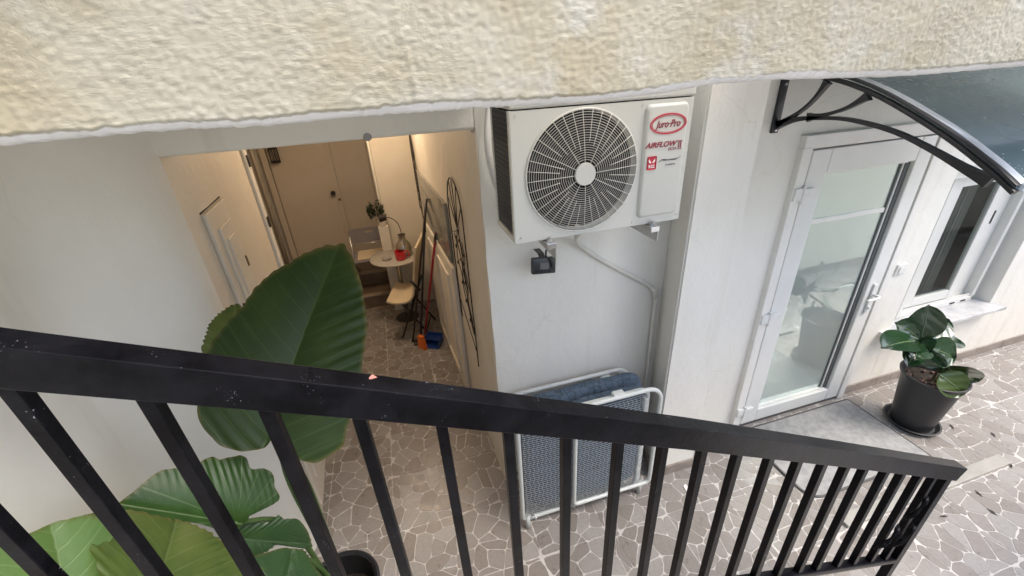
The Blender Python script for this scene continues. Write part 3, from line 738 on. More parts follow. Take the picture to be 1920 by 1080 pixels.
# front panel with a round opening
b_ = BM(); seg = 64; inner = []; outer = []
for k in range(seg):
    a = 2 * PI * k / seg; c, s = math.cos(a), math.sin(a); inner.append((CX + RF * c, CZ + RF * s))
    tx = ((x1 - CX) if c > 0 else (x0 - CX)) / c if abs(c) > 1e-6 else 1e9; tz = ((2.304 - CZ) if s > 0 else (z0 - CZ)) / s if abs(s) > 1e-6 else 1e9
    t = min(tx, tz); outer.append((CX + t * c, CZ + t * s))
for cx_, cz_ in ((x0, z0), (x1, z0), (x0, 2.304), (x1, 2.304)):
    k = min(range(seg), key=lambda i: (outer[i][0] - cx_) ** 2 + (outer[i][1] - cz_) ** 2); outer[k] = (cx_, cz_)
vi = [b_.verts.new((a, yf, c)) for a, c in inner]; vo_ = [b_.verts.new((a, yf, c)) for a, c in outer]; vb = [b_.verts.new((CX + (a - CX) * .97, yf + .03, CZ + (c - CZ) * .97)) for a, c in inner]; vob = [b_.verts.new((a, yf + .012, c)) for a, c in outer]
for k in range(seg):
    j = (k + 1) % seg
    b_.faces.new((vo_[k], vo_[j], vi[j], vi[k])); b_.faces.new((vi[k], vi[j], vb[j], vb[k])); b_.faces.new((vo_[k], vob[k], vob[j], vo_[j]))
ap('front_panel', b_, ACM)
abx('top_panel', (x0 - .004, yf - .003, 2.308), (x1 + .004, yb, z1), ACM, .008)
abx('base_pan', (x0, yf + .002, z0 - .004), (x1, yb, z0 + .02), ACM, .003)
b_ = BM(); box(b_, (x1 - .006, yf + .012, z0 + .02), (x1, yb, 2.306)); box(b_, (CX + RF + .01, yf + .013, z0 + .02), (x1 - .006, yf + .03, 2.30)); ap('side_panel', b_, ACM)
# fan housing and coil
b_ = BM(); cyl(b_, (CX, yf + .02, CZ), RF * .985, (CX, yf + .15, CZ), RF * .96, 48, cap=False); bmesh.ops.create_circle(b_, cap_ends=True, segments=48, radius=RF, matrix=Matrix.Translation((CX, yf + .15, CZ)) @ Matrix.Rotation(PI / 2, 4, 'X')); ap('fan_housing', b_, ACD, smooth='auto')
FB = bpy.data.objects.new('fan', None); COL.objects.link(FB); FB.parent = AC
for k in range(3):
    b_ = BM(); rows = []
    for i in range(7):
        t = i / 6; r = .05 + .145 * t; a0 = 2 * PI * k / 3 + .25 * t; w = .45 + .5 * t
        rows.append([b_.verts.new((CX + r * math.cos(a0 + w * s / 5), yf + .06 + .045 * s / 5, CZ + r * math.sin(a0 + w * s / 5))) for s in range(6)])
    for A, B_ in zip(rows, rows[1:]):
        for j in range(5): b_.faces.new((A[j], A[j + 1], B_[j + 1], B_[j]))
    part('blade', b_, BLADE, FB, smooth=True)
b_ = BM(); cyl(b_, (CX, yf + .04, CZ), .045, (CX, yf + .11, CZ), .05, 24); part('fan_hub', b_, BLADE, FB, smooth='auto')
# grille
b_ = BM()
def dome(r): return yf - .004 - .016 * (1 - (r / RF) ** 2)
nr = 21
for i in range(nr):
    r = .052 + (RF - .054) * i / (nr - 1); tube(b_, [(CX + r * math.cos(2 * PI * k / 72), dome(r), CZ + r * math.sin(2 * PI * k / 72)) for k in range(72)], .00095, 5, closed=True)
for k in range(36):
    a = 2 * PI * k / 36 + .04
    r0 = .04 if k % 3 == 0 else (.085 if k % 3 == 1 else .115)
    if k % 2 and k % 3: r0 = .10
    tube(b_, [(CX + r * math.cos(a), dome(r) - .002, CZ + r * math.sin(a)) for r in [r0 + (RF - r0) * q / 5 for q in range(6)]], .0013, 5)
tube(b_, [(CX + RF * math.cos(2 * PI * k / 72), yf - .002, CZ + RF * math.sin(2 * PI * k / 72)) for k in range(72)], .004, 6, closed=True)
ap('fan_grille', b_, GRILL, smooth=True)
b_ = BM(); cyl(b_, (CX, yf - .018, CZ), .042, (CX, yf - .026, CZ), .040, 32); ap('grille_cap', b_, ACM, smooth='auto')
# raised service panel
b_ = BM(); loops = []
for ins, y_, c_ in ((-.003, yf - .0005, .022), (0, yf - .006, .02), (.002, yf - .010, .018), (.006, yf - .013, .016), (.010, yf - .014, .014)):
    P = []
    for cx_, cz_, a0 in ((1.094 - ins - c_, 1.868 + ins + c_, -90), (1.094 - ins - c_, 2.288 - ins - c_, 0), (.918 + ins + c_, 2.288 - ins - c_, 90), (.918 + ins + c_, 1.868 + ins + c_, 180)):
        for k in range(7):
            a = math.radians(a0 + 15 * k); P.append(b_.verts.new((cx_ + c_ * math.cos(a), y_, cz_ + c_ * math.sin(a))))
    loops.append(P)
for A, B_ in zip(loops, loops[1:]):
    for j in range(28): b_.faces.new((A[j], A[(j + 1) % 28], B_[(j + 1) % 28], B_[j]))
b_.faces.new(loops[-1])
SPN = ap('service_panel', b_, ACM, smooth='auto')
yt = yf - .0145
def ring_ellipse(cx, cz, a, c, w, nm, m, par):
    b_ = BM(); n = 64; A = []
    for k in range(n):
        t = 2 * PI * k / n; A.append([b_.verts.new((cx + (a + d) * math.cos(t), y_, cz + (c + d) * math.sin(t))) for d, y_ in ((0, yt), (0, yt - .0015), (-w, yt - .0015), (-w, yt))])
    for k in range(n):
        P, Q = A[k], A[(k + 1) % n]
        for j in range(4): b_.faces.new((P[j], P[(j + 1) % 4], Q[(j + 1) % 4], Q[j]))
    return part(nm, b_, m, par)
ring_ellipse(1.009, 2.220, .077, .037, .005, 'logo_ring', RED, SPN); ring_ellipse(1.009, 2.220, .069, .030, .0015, 'logo_ring', RED, SPN)
def text(body, x, z, size, m, nm, par, shear=0, bold=0, sx=1, align='CENTER'):
    c = bpy.data.curves.new(nm, 'FONT'); c.body = body; c.size = size; c.extrude = .0006; c.align_x = align; c.align_y = 'CENTER'; c.shear = shear; c.offset = bold
    o = bpy.data.objects.new(nm, c); COL.objects.link(o); bpy.context.view_layer.update()
    me = bpy.data.meshes.new_from_object(o.evaluated_get(bpy.context.evaluated_depsgraph_get())); bpy.data.objects.remove(o)
    me.transform(Matrix.Translation((x, yt - .001, z)) @ Matrix.Rotation(PI / 2, 4, 'X') @ Matrix.Diagonal((sx, 1, 1, 1)))
    o = link(nm, me, m, par); off = Vector((0, 0, 0)); p = par
    while p is not None: off += p.location; p = p.parent
    me.transform(Matrix.Translation(-off)); return o
text('Juro·Pro', 1.008, 2.219, .036, DRED, 'lettering', SPN, shear=.35, bold=.0005, sx=.82)
text('AIRFLOW', .985, 2.147, .0265, DRED, 'lettering', SPN, shear=.3, bold=.0008, sx=1.12)
text('ECO', 1.035, 2.128, .015, DRED, 'lettering', SPN, shear=.3, sx=1.1)
text('II', 1.068, 2.140, .036, DRED, 'lettering', SPN, bold=.0004)
for zz in (2.1545, 2.125):
    b_ = BM(); box(b_, (1.056, yt - .0015, zz), (1.080, yt, zz + .0015)); part('lettering', b_, DRED, SPN)
b_ = BM(); box(b_, (.934, yt - .0012, 2.058), (.972, yt, 2.108), .004); part('badge', b_, RED, SPN)
text('R32', .953, 2.070, .0165, WHITEP, 'lettering', SPN, bold=.0004).location.y -= .0008
for s in (-1, 1):
    b_ = BM(); pts = [(.953 + s * .002, 2.085), (.953 + s * .013, 2.099), (.953 + s * .014, 2.090), (.953 + s * .008, 2.083)]
    prism(b_, pts, yt - .0024, yt - .0008, 'y'); part('badge_leaf', b_, WHITEP, SPN)
b_ = BM(); tube(b_, smoothpath([(.983, yt, 2.082), (1.0, yt, 2.092), (1.03, yt, 2.089), (1.058, yt, 2.088), (1.082, yt, 2.098)], 5), [.0002 + .0018 * abs(math.sin(k * .33)) for k in range(21)], 4); part('swoosh', b_, GREYPRINT, SPN)
text('SUPER INVERTER', 1.03, 2.088, .0082, GREYPRINT, 'lettering', SPN, shear=.3); text('DC INVERTER', 1.036, 2.070, .0070, GREYPRINT, 'lettering', SPN)
# side coil with frame
b_ = BM(); box(b_, (x0 + .004, yf + .022, z0 + .022), (x0 + .01, yb - .004, 2.304)); ap('coil', b_, ACD)
b_ = BM()
for k in range(30): box(b_, (x0 - .001, yf + .03 + .222 * k / 30, z0 + .03), (x0 + .003, yf + .0315 + .222 * k / 30, 2.30))
for k in range(26): box(b_, (x0 - .002, yf + .026, z0 + .03 + .47 * k / 26), (x0 + .002, yb - .01, z0 + .0322 + .47 * k / 26))
ap('coil_guard', b_, mat('coil_guard', (.09, .09, .09), .5))
abx('side_frame', (x0 - .005, yf + .001, z0), (x0 + .006, yf + .024, 2.306), ACM, .003); abx('side_frame', (x0 - .006, yf + .024, z0), (x0 + .006, yb, z0 + .022), ACM, .003); abx('side_frame', (x0 - .005, yb - .012, z0 + .02), (x0 + .006, yb + .0, 2.306), ACM, .003)
abx('back_panel', (x0 + .012, yb - .006, z0 + .02), (x1 - .007, yb, 2.3), ACD, 0)
# valve cover on the right side
b_ = BM(); box(b_, (x1 + .001, 1.50, 1.94), (x1 + .03, 1.61, 2.14), .014, 4); ap('valve_cover', b_, ACM, smooth='auto')
for zz in (2.05, 2.08): abx('valve_cap', (x1 + .03, 1.52, zz), (x1 + .034, 1.53, zz + .01), ACD, .001)
for sx_, sz_ in ((x0 + .02, 2.29), (x0 + .02, z0 + .02), (x1 - .012, z0 + .02), (.905, 2.29), (.90, z0 + .015)):
    b_ = BM(); cyl(b_, (sx_, yf + .001, sz_), .0045, (sx_, yf - .0025, sz_), .004, 8); ap('screw', b_, GALV)
for xx in (.76, ):
    b_ = BM(); cyl(b_, (xx + .0, yf - .003, 2.331), .004, (xx, yf - .006, 2.331), .004, 8); ap('screw', b_, GALV)
# brackets (things of their own parts of the unit)
for xx in (.535, .985):
    B = bpy.data.objects.new('mounting_bracket', None); COL.objects.link(B); B.parent = AC
    bx('arm', (xx - .02, 1.40, z0 - .028), (xx + .02, 1.838, z0 - .006), GALV, B, .002)
    bx('flange', (xx + .016, 1.405, z0 - .075), (xx + .02, 1.838, z0 - .029), GALV, B, .001)
    b_ = BM(); cyl(b_, (xx, 1.425, z0 - .04), .006, (xx, 1.425, z0 + .012), .006, 8); cyl(b_, (xx, 1.425, z0 - .006), .012, (xx, 1.425, z0 + .002), .012, 6); part('bolt', b_, GALV, B)
    bx('rubber_pad', (xx - .022, 1.45, z0 - .0055), (xx + .022, 1.48, z0 - .0045), ACD, B, 0)
# white insulated pipes looping behind the left side
PL = thing('refrigerant_pipe', (.39, 1.8, 2.1), 'white curved pipe pair looping out left of the air conditioner', 'pipe')
for dx, dr in ((0, .011), (.03, .009)):
    b_ = BM(); tube(b_, smoothpath([(.50 + dx, 1.76, 1.93), (.44 + dx, 1.79, 1.95), (.408 + dx, 1.80, 2.05), (.402 + dx, 1.80, 2.2), (.44 + dx, 1.80, 2.38), (.5 + dx, 1.8, 2.5)], 8), dr, 10); part('pipe', b_, mat('white_pipe_wrap', (.7, .7, .68), .5), PL, smooth=True)
# drain hose
HS = thing('drain_hose', (.81, 1.6, 1.8), 'cream drain pipe bending from air conditioner down the recessed wall', 'pipe')
b_ = BM(); tube(b_, smoothpath([(.735, 1.56, 1.85), (.735, 1.57, 1.80), (.78, 1.72, 1.70), (.86, 1.808, 1.61), (.98, 1.824, 1.51), (1.14, 1.826, 1.40), (1.28, 1.826, 1.30), (1.325, 1.822, 1.23), (1.332, 1.818, 1.1), (1.332, 1.818, .04)], 8), .012, 10); part('pipe', b_, PIPE, HS, smooth=True)
b_ = BM(); cyl(b_, (.735, 1.56, 1.84), .018, (.735, 1.565, 1.80), .016, 16); part('spigot', b_, PIPE, HS, smooth='auto')
for p, q in (((1.300, 1.8255, 1.285), (1.330, 1.821, 1.215)),):
    b_ = BM(); tube(b_, [p, ((p[0] + q[0]) / 2 + .01, 1.822, 1.262), q], .0155, 12); part('elbow', b_, PIPE, HS, smooth=True)
# floodlight
FL = thing('floodlight', (.61, 1.78, 1.6), 'small black floodlight hanging under the air conditioner', 'floodlight')
c_ = at_y(1018, 497, 1.74)
FL.location = c_
b_ = BM(); box(b_, (-.060, -.02, -.040), (.060, .012, .040), .006); o = obj('housing', b_, BLACKS, FL, smooth='auto'); o.rotation_euler = (-.15, .10, 0)
b_ = BM(); box(b_, (-.022, -.0225, -.016), (.022, -.0195, .018), .001); o = obj('label_plate', b_, mat('grey_sticker', (.12, .12, .12), .4), FL); o.rotation_euler = (-.15, .10, 0)
for k in range(5):
    b_ = BM(); box(b_, (-.045 + .018 * k, -.026, -.034), (-.041 + .018 * k, -.019, -.02)); o = obj('fin', b_, BLACKS, FL); o.rotation_euler = (-.15, .10, 0)
b_ = BM(); sweep(b_, [(-.0, .0, .03), (.0, .03, .05), (0, .09, .05)], rect(.03, .004), up=(0, 0, 1)); obj('bracket', b_, BLACKS, FL)
b_ = BM(); sweep(b_, [(.03, -.024, .05), (.038, -.03, .02), (.044, -.024, -.02)], rect(.01, .004), up=(0, 1, 0)); obj('wire_loop', b_, BLACKS, FL)
b_ = BM(); tube(b_, smoothpath([(.02, .0, .02), (.012, -.01, .06), (.016, -.02, .11), (.02, -.02, .20)], 5), .005, 8); obj('cable', b_, BLACKS, FL, smooth=True)

c_ = at_y(689, 257, 1.84); b_ = BM(); cyl(b_, (c_.x, 1.843, c_.z), .016, (c_.x, 1.832, c_.z), .014, 20); part('beam_button', b_, mat('grey_button', (.3, .3, .29), .5), HOUSE, smooth='auto')
c_ = at_y(886, 246, 1.84); b_ = BM(); cyl(b_, (c_.x, 1.843, c_.z), .007, (c_.x, 1.834, c_.z), .006, 12); part('beam_button', b_, mat('dark_button', (.2, .2, .19), .5), HOUSE)
# ------------------------------------------------------------------ overhead rough plaster slab edge
edge_px = [(-160, 287), (0, 275), (130, 262), (300, 247), (500, 238), (640, 223), (770, 213), (905, 203), (1100, 193), (1250, 175), (1345, 158), (1450, 150), (1550, 147), (1700, 143), (1800, 135), (1920, 124), (2150, 110)]
ep = [at_y(a, c, .70) for a, c in edge_px]
def edge_z(x):
    if x <= ep[0].x: return ep[0].z
    for p, q in zip(ep, ep[1:]):
        if x <= q.x: return p.z + (q.z - p.z) * (x - p.x) / (q.x - p.x)
    return ep[-1].z
nzN = mathutils.noise
def relief(x, z):
    h = 0
    p = Vector((x * 34, z * 80, 3)); w = nzN.noise(Vector((x * 2.2, z * 2.2, 9)))          # lumps stretched along x
    h += .0008 * nzN.noise(p)
    mask = min(1, max(0, .55 + w * 1.6))
    h += mask * .0030 * abs(nzN.noise(Vector((x * 85, z * 110, 1)))) ** .8
    h += .0016 * nzN.noise(Vector((x * 120, z * 170, 5)))
    h += .010 * nzN.noise(Vector((x * 3, z * 4, 7)))
    cr_ = x - (.04 + .10 * (2.53 - z) + .012 * nzN.noise(Vector((z * 20, 0, 0))))       # trowel seam
    h += (.0012 + .0015 * nzN.noise(Vector((z * 40, 3, 3)))) * math.exp(-(cr_ / .004) ** 2) - .0006 * math.exp(-((cr_ + .012) / .006) ** 2)
    return h
b_ = BM(); lay = b_.verts.layers.float.new('rim')
xs = []; x = -1.05
while x < 2.75: xs.append(x); x += .0030 if -.55 < x < 1.5 else .02
NV = 74; colz = []
for x in xs:
    ze = edge_z(x) + .0022 * nzN.noise(Vector((x * 60, 4, 4))) + .0015 * nzN.noise(Vector((x * 170, 4, 8))); col = []
    rimh = .010 + .006 * nzN.noise(Vector((x * 7, 0, 3))) + .0025 * nzN.noise(Vector((x * 60, 0, 3)))
    # underside, rim, then the face
    for y, z, rm in ((1.02, ze + .006, 1), (.76, ze + .002, 1), (.725, ze, 1)): 
        vv = b_.verts.new((x, y, z)); vv[lay] = rm; col.append(vv)
    for z, y, rm in ((ze + .0005, .708, 1), (ze + rimh * .45, .700, 1), (ze + rimh, .695, 1), (ze + rimh + .002, .6925, .2)):
        vv = b_.verts.new((x, y - relief(x, z) * .4, z)); vv[lay] = rm; col.append(vv)
    zz = ze + rimh + .004
    for k in range(NV):
        y = .690 - .05 * (zz - ze); vv = b_.verts.new((x, y - relief(x, zz), zz)); vv[lay] = 0; col.append(vv); zz += 0.0029 if k < 66 else .09
    for y, z in ((.62, 3.15), (1.02, 3.15)):
        vv = b_.verts.new((x, y, z)); vv[lay] = 0; col.append(vv)
    colz.append(col)
for A, B_ in zip(colz, colz[1:]):
    for j in range(len(A)):
        j2 = (j + 1) % len(A); b_.faces.new((A[j], B_[j], B_[j2], A[j2]))
b_.faces.new(colz[0]); b_.faces.new(colz[-1][::-1])
SLAB = obj('overhead_wall', b_, PLASTER, smooth=True); tag(SLAB, 'rough cream plastered overhead wall with white lower edge above the railing', 'wall')

b_ = BM(); box(b_, (-1.24, 1.021, 2.46), (.45, 1.838, 2.75), .01); part('overhead_floor', b_, PAINT, SLAB)
# ------------------------------------------------------------------ staircase under the railing
RY = .60
def rail_z(x):   # top of the handrail's front edge
    P = [(-1.3, 2.515), (-.514, 2.145), (-.096, 1.953), (.59, 1.628), (1.2, 1.327), (1.96, .945)]
    for p, q in zip(P, P[1:]):
        if x <= q[0]: return p[1] + (q[1] - p[1]) * (x - p[0]) / (q[0] - p[0])
    return P[-1][1]
STC = thing('staircase', (1.9, 0, 0), 'concrete staircase climbing leftwards beneath the black railing', 'staircase')
for k in range(8):
    xr_, zt_ = 1.80 - .35 * k, .17 * (k + 1)
    bx('step', (xr_ - .35 if k < 7 else -1.02, -.45, zt_ - .17), (xr_, .585, zt_), GREENP, STC, .004)
bx('core', (-1.02, -.45, 0), (-.66 + .35, .58, .17), GREENP, STC, 0)

# ------------------------------------------------------------------ railing
RL = thing('stair_railing', (1.84, .62, 0), 'black metal stair railing with sloping handrail and square balusters', 'railing')
def rp(nm, b_, m=BLACKM, **k): return part(nm, b_, m, RL, **k)
path = [(x, .6225, rail_z(x) - .036) for x in (-1.3, -.9, -.514, -.096, .25, .59, .9, 1.2, 1.6, 1.94)]
b_ = BM(); sweep(b_, path, rect(.045, .066, .0022), up=(0, 0, 1)); rp('handrail', b_)
px_edges = [(2, 52), (255, 307), (487, 521), (665, 687), (820, 840), (946, 966), (1053, 1075), (1155, 1171), (1238, 1256), (1312, 1330), (1379, 1395), (1438, 1456), (1492, 1509), (1540, 1556), (1582, 1597), (1618, 1632), (1658, 1672), (1690, 1703)]
def drop(x): return .546 + .12 * (1.85 - x)
BX = [-1.22, -1.085, -.95, -.815, -.682] + [c * 1.222 for c in (-.449, -.337, -.219, -.110, .004, .111, .218, .328, .432, .535, .637, .740, .840, .936, 1.03, 1.113, 1.215, 1.30, 1.395, 1.478)]
for x in BX:
    zt = rail_z(x) - .070; zb = zt - drop(x)
    b_ = BM(); box(b_, (x - .011, .611, zb), (x + .011, .634, zt), .0015, 1); rp('baluster', b_)
b_ = BM()
for x in BX:
    if -.6 < x < 1.84: tube(b_, [(x - .013, .609, rail_z(x - .013) - .0695), (x, .6085, rail_z(x) - .070), (x + .013, .609, rail_z(x + .013) - .0705)], .0028, 6)
rp('weld_beads', b_)
b_ = BM(); box(b_, (1.872, .606, 0), (1.912, .639, rail_z(1.89) - .066), .002, 1); rp('post', b_)
path2 = [(x, .6225, rail_z(x) - .070 - drop(x) - .012) for x in (-1.3, -.514, -.096, .59, 1.2, 1.872)]
b_ = BM(); sweep(b_, path2, rect(.034, .026, .002), up=(0, 0, 1)); rp('bottom_rail', b_, smooth='auto')
c_ = at_y(695, 706, .63); b_ = BM(); prism(b_, [(-.008, -.006), (.010, -.004), (.002, .007)], 0, .0015); bmesh.ops.translate(b_, verts=b_.verts[:], vec=(c_.x, .634, rail_z(c_.x) + .0005)); rp('paint_flake', b_, mat('pink_flake', (.5, .22, .18), .6))
# leafy scroll ornaments between the last balusters and the post
def scroll(cx, cz, s):
    b_ = BM(); tube(b_, smoothpath([(cx + .045 * s, .62, cz + .055 * s), (cx + .02 * s, .605, cz + .045 * s), (cx, .60, cz + .02 * s), (cx - .02 * s, .605, cz - .03 * s), (cx - .03 * s, .62, cz - .075 * s)], 5), [.004, .005, .008, .011, .013, .012, .011, .009, .007, .006, .006, .007, .009, .011, .012, .011, .009, .007, .005, .004, .003], 4)
    rp('scroll', b_, smooth=True)
for q in (at_y(1712, 950, .62), at_y(1660, 1005, .62), at_y(1690, 1002, .62)): scroll(q.x, q.z, 1)
b_ = BM(); box(b_, (-1.24, -.68, 0), (1.75, -.46, 1.75), .01); o = obj('light_block_wall', b_, PAINT); tag(o, 'plain white wall behind the viewer, out of view, added to block sky light', 'wall')  # unseen wall, added behind the camera to block skylight from that side
# beige marble strip on the ground
b_ = BM(); box(b_, (2.14, .925, -.002), (3.50, .998, .022), .003); o = obj('marble_strip', b_, STRIPM); tag(o, 'beige marble strip lying on the paving beyond the railing end', 'threshold strip')
# opposite garden wall beyond the stairs (seen mirrored in the door pane)
b_ = BM(); box(b_, (2.95, -.2, 0), (9.5, .04, 1.42), .01)
OPW = obj('garden_wall', b_, PAINT); tag(OPW, 'pale garden wall across the paved passage, mirrored in the door pane', 'wall')
b_ = BM(); x = 2.95
for k in range(20): box(b_, (x + .002, .041, 0), (x + .323, .053, .08), .002, 1); x += .325
part('skirting', b_, SKIRT, OPW)

# ------------------------------------------------------------------ door mat
b_ = BM(); n = 8; R_ = .10; P = []
for cx_, cy_, a0 in ((3.10 - .02, 1.12 + .02, -90), (3.08, 1.70 - .02, 0), (2.10 + .02, 1.68, 90), (2.10 + R_, 1.12 + R_, 180)):
    r = R_ if a0 == 180 else .02
    for k in range(n + 1):
        a = math.radians(a0 + 90 * k / n); P.append((cx_ + r * math.cos(a), cy_ + r * math.sin(a)))
prism(b_, P, .002, .012); DM = obj('door_mat', b_, MATM); tag(DM, 'grey door mat in front of the glazed door', 'mat')
b_ = BM(); sweep(b_, [(x, y, .007) for x, y in P], rect(.014, .012, .003), up=(0, 0, 1), closed=True); part('edging', b_, MATE, DM)

# ------------------------------------------------------------------ folded rollaway bed
BD = thing('folding_bed', (.78, 1.6, 0), 'folded guest bed with white tube frame and blue mattress against the wall', 'folding bed')
def bp_(nm, b_, m, **k): return part(nm, b_, m, BD, **k)
BX0, BX1 = .385, 1.165
yfr, ybk = 1.47, 1.765
# frame loops
def loop(y, x0, x1, z0, z1, r, lean=0, c=.09):
    P = []
    for cx_, cz_, a0 in ((x1 - c, z0 + .03, -90), (x1 - c, z1 - c, 0), (x0 + c, z1 - c, 90), (x0 + c, z0 + .03, 180)):
        rr = c if cz_ > .4 else .03
        cx2 = cx_ if cz_ > .4 else (x1 - .03 if a0 == -90 else x0 + .03)
        for k in range(7):
            a = math.radians(a0 + 90 * k / 6); P.append((cx2 + rr * math.cos(a), y + lean * ((cz_ + rr * math.sin(a)) - z0), cz_ + rr * math.sin(a)))
    b_ = BM(); tube(b_, P, r, 10, closed=True); return b_
bp_('front_frame', loop(yfr, BX0 + .30, BX1 + .02, .13, .885, .012), BEDT, smooth=True)
bp_('outer_frame', loop(yfr + .035, BX0 - .005, BX1 - .04, .085, .86, .013, c=.05), BEDT, smooth=True)
bp_('back_frame', loop(ybk, BX0 - .01, BX1 + .0, .12, .80, .013), BEDT, smooth=True)
bp_('back_frame', loop(ybk - .055, BX0 + .33, BX1 - .05, .12, .76, .012), BEDT, smooth=True)
def hpx(px, py, y): return at_y(px, py, y)
b_ = BM(); box(b_, (.90, yfr + .0, .868), (.965, yfr + .04, .900), .006); bp_('clamp', b_, BEDT)
b_ = BM(); box(b_, (.97, ybk - .06, .745), (1.03, ybk + .01, .79), .006); bp_('clamp', b_, BEDT)
for x in (BX0 + .06, BX0 + .30, .90, 1.09):
    b_ = BM(); tube(b_, [(x, yfr + .04, .10), (x + .0, yfr + .005, .135), (x, yfr - .002, .11)], .007, 6); bp_('spring_hook', b_, BEDT, smooth=True)
for x in (BX0 + .02, BX1 - .02):
    for y in (yfr + .03, ybk):
        b_ = BM(); tube(b_, [(x, y, .12), (x, y, .0)], .014, 10); bp_('foot', b_, BEDT, smooth=True)
# folded mattress, pillowy, two leaves with a dark fold
MATT = bpy.data.materials.new('blue_patterned_ticking'); MATT.use_nodes = True; t_ = MATT.node_tree; N = t_.nodes; L = t_.links; pb = N['Principled BSDF']; pb.inputs['Roughness'].default_value = .8
tc = N.new('ShaderNodeTexCoord'); vo = N.new('ShaderNodeTexVoronoi'); vo.feature = 'DISTANCE_TO_EDGE'; vo.inputs['Scale'].default_value = 26; L.new(tc.outputs['Object'], vo.inputs['Vector'])
vc = N.new('ShaderNodeTexVoronoi'); vc.inputs['Scale'].default_value = 26; L.new(tc.outputs['Object'], vc.inputs['Vector'])
r_ = N.new('ShaderNodeMapRange'); r_.inputs['From Min'].default_value = .02; r_.inputs['From Max'].default_value = .09; L.new(vo.outputs['Distance'], r_.inputs['Value'])
x_ = N.new('ShaderNodeMix'); x_.data_type = 'RGBA'; x_.inputs['A'].default_value = (.03, .04, .055, 1); x_.inputs['B'].default_value = (.06, .095, .135, 1); L.new(r_.outputs[0], x_.inputs['Factor'])
x2 = N.new('ShaderNodeMix'); x2.data_type = 'RGBA'; x2.inputs['B'].default_value = (.09, .125, .18, 1); L.new(x_.outputs['Result'], x2.inputs['A'])
sp = N.new('ShaderNodeSeparateColor'); L.new(vc.outputs['Color'], sp.inputs[0]); r3 = N.new('ShaderNodeMapRange'); r3.inputs['From Min'].default_value = .55; r3.inputs['From Max'].default_value = .6; r3.inputs['To Max'].default_value = .5; L.new(sp.outputs[0], r3.inputs['Value']); L.new(r3.outputs[0], x2.inputs['Factor'])
L.new(x2.outputs['Result'], pb.inputs['Base Color'])
def mattress(y0, y1, z1, x0, x1, sd):
    b_ = BM(); bmesh.ops.create_cube(b_, size=2); bmesh.ops.subdivide_edges(b_, edges=b_.edges[:], cuts=18, use_grid_fill=True)
    for v in b_.verts:
        c = v.co.copy()
        for i in range(3): c[i] = math.copysign(abs(c[i]), c[i])
        # superellipse rounding
        rx, ry, rz = c.x, c.y, c.z
        k = .10; nrm = Vector((rx, ry, rz))
        rr = 1 - k * (abs(rx) ** 6 * abs(rz) ** 6 + abs(ry) ** 4 * abs(rz) ** 6 + abs(rx) ** 6 * abs(ry) ** 4) * .8
        x = (x0 + x1) / 2 + rx * rr * (x1 - x0) / 2; y = (y0 + y1) / 2 + ry * (1 - .25 * abs(rz) ** 5 - .2 * abs(rx) ** 6) * (y1 - y0) / 2; z = (.12 + z1) / 2 + rz * rr * (z1 - .12) / 2
        n_ = nzN.noise(Vector((x * 5 + sd, y * 7, z * 5))); v.co = Vector((x + .012 * n_, y + .010 * nzN.noise(Vector((x * 9, sd, z * 9))), z + .018 * n_))
    return b_
bp_('mattress', mattress(yfr + .03, 1.61, .84, BX0 + .03, BX1 - .005, 1), MATT, smooth=True)
bp_('mattress', mattress(1.605, ybk - .055, .85, BX0 + .04, BX1 + .01, 4), MATT, smooth=True)
# wire mesh, bowed towards the viewer in the left half
b_ = BM()
def wy(x, z):
    return yfr + .012 + (.016 * math.sin((z - .12) / .74 * PI) if x < .68 else 0)
for k in range(46):
    z = .135 + .70 * k / 45; sl_ = .03
    tube(b_, [(x, wy(x, z), z + (.10 * (.68 - x) ** 2 * 2 if x < .68 else 0) + .02 * (x - .68)) for x in [BX0 + .01 + (BX1 - .06 - BX0) * q / 16 for q in range(17)]], .0014, 4)
for k in range(30):
    x = BX0 + .02 + (BX1 - .07 - BX0) * k / 29
    tube(b_, [(x + (.006 if q % 2 else -.006), wy(x, .135 + .70 * q / 22) - .001, .135 + .70 * q / 22) for q in range(23)], .0012, 4)
o = bp_('wire_mesh', b_, WIRE)
b_ = BM(); box(b_, (BX1 - .062, yfr + .02, .10), (BX1 - .035, yfr + .05, .80), .004); bp_('upright', b_, BEDT)

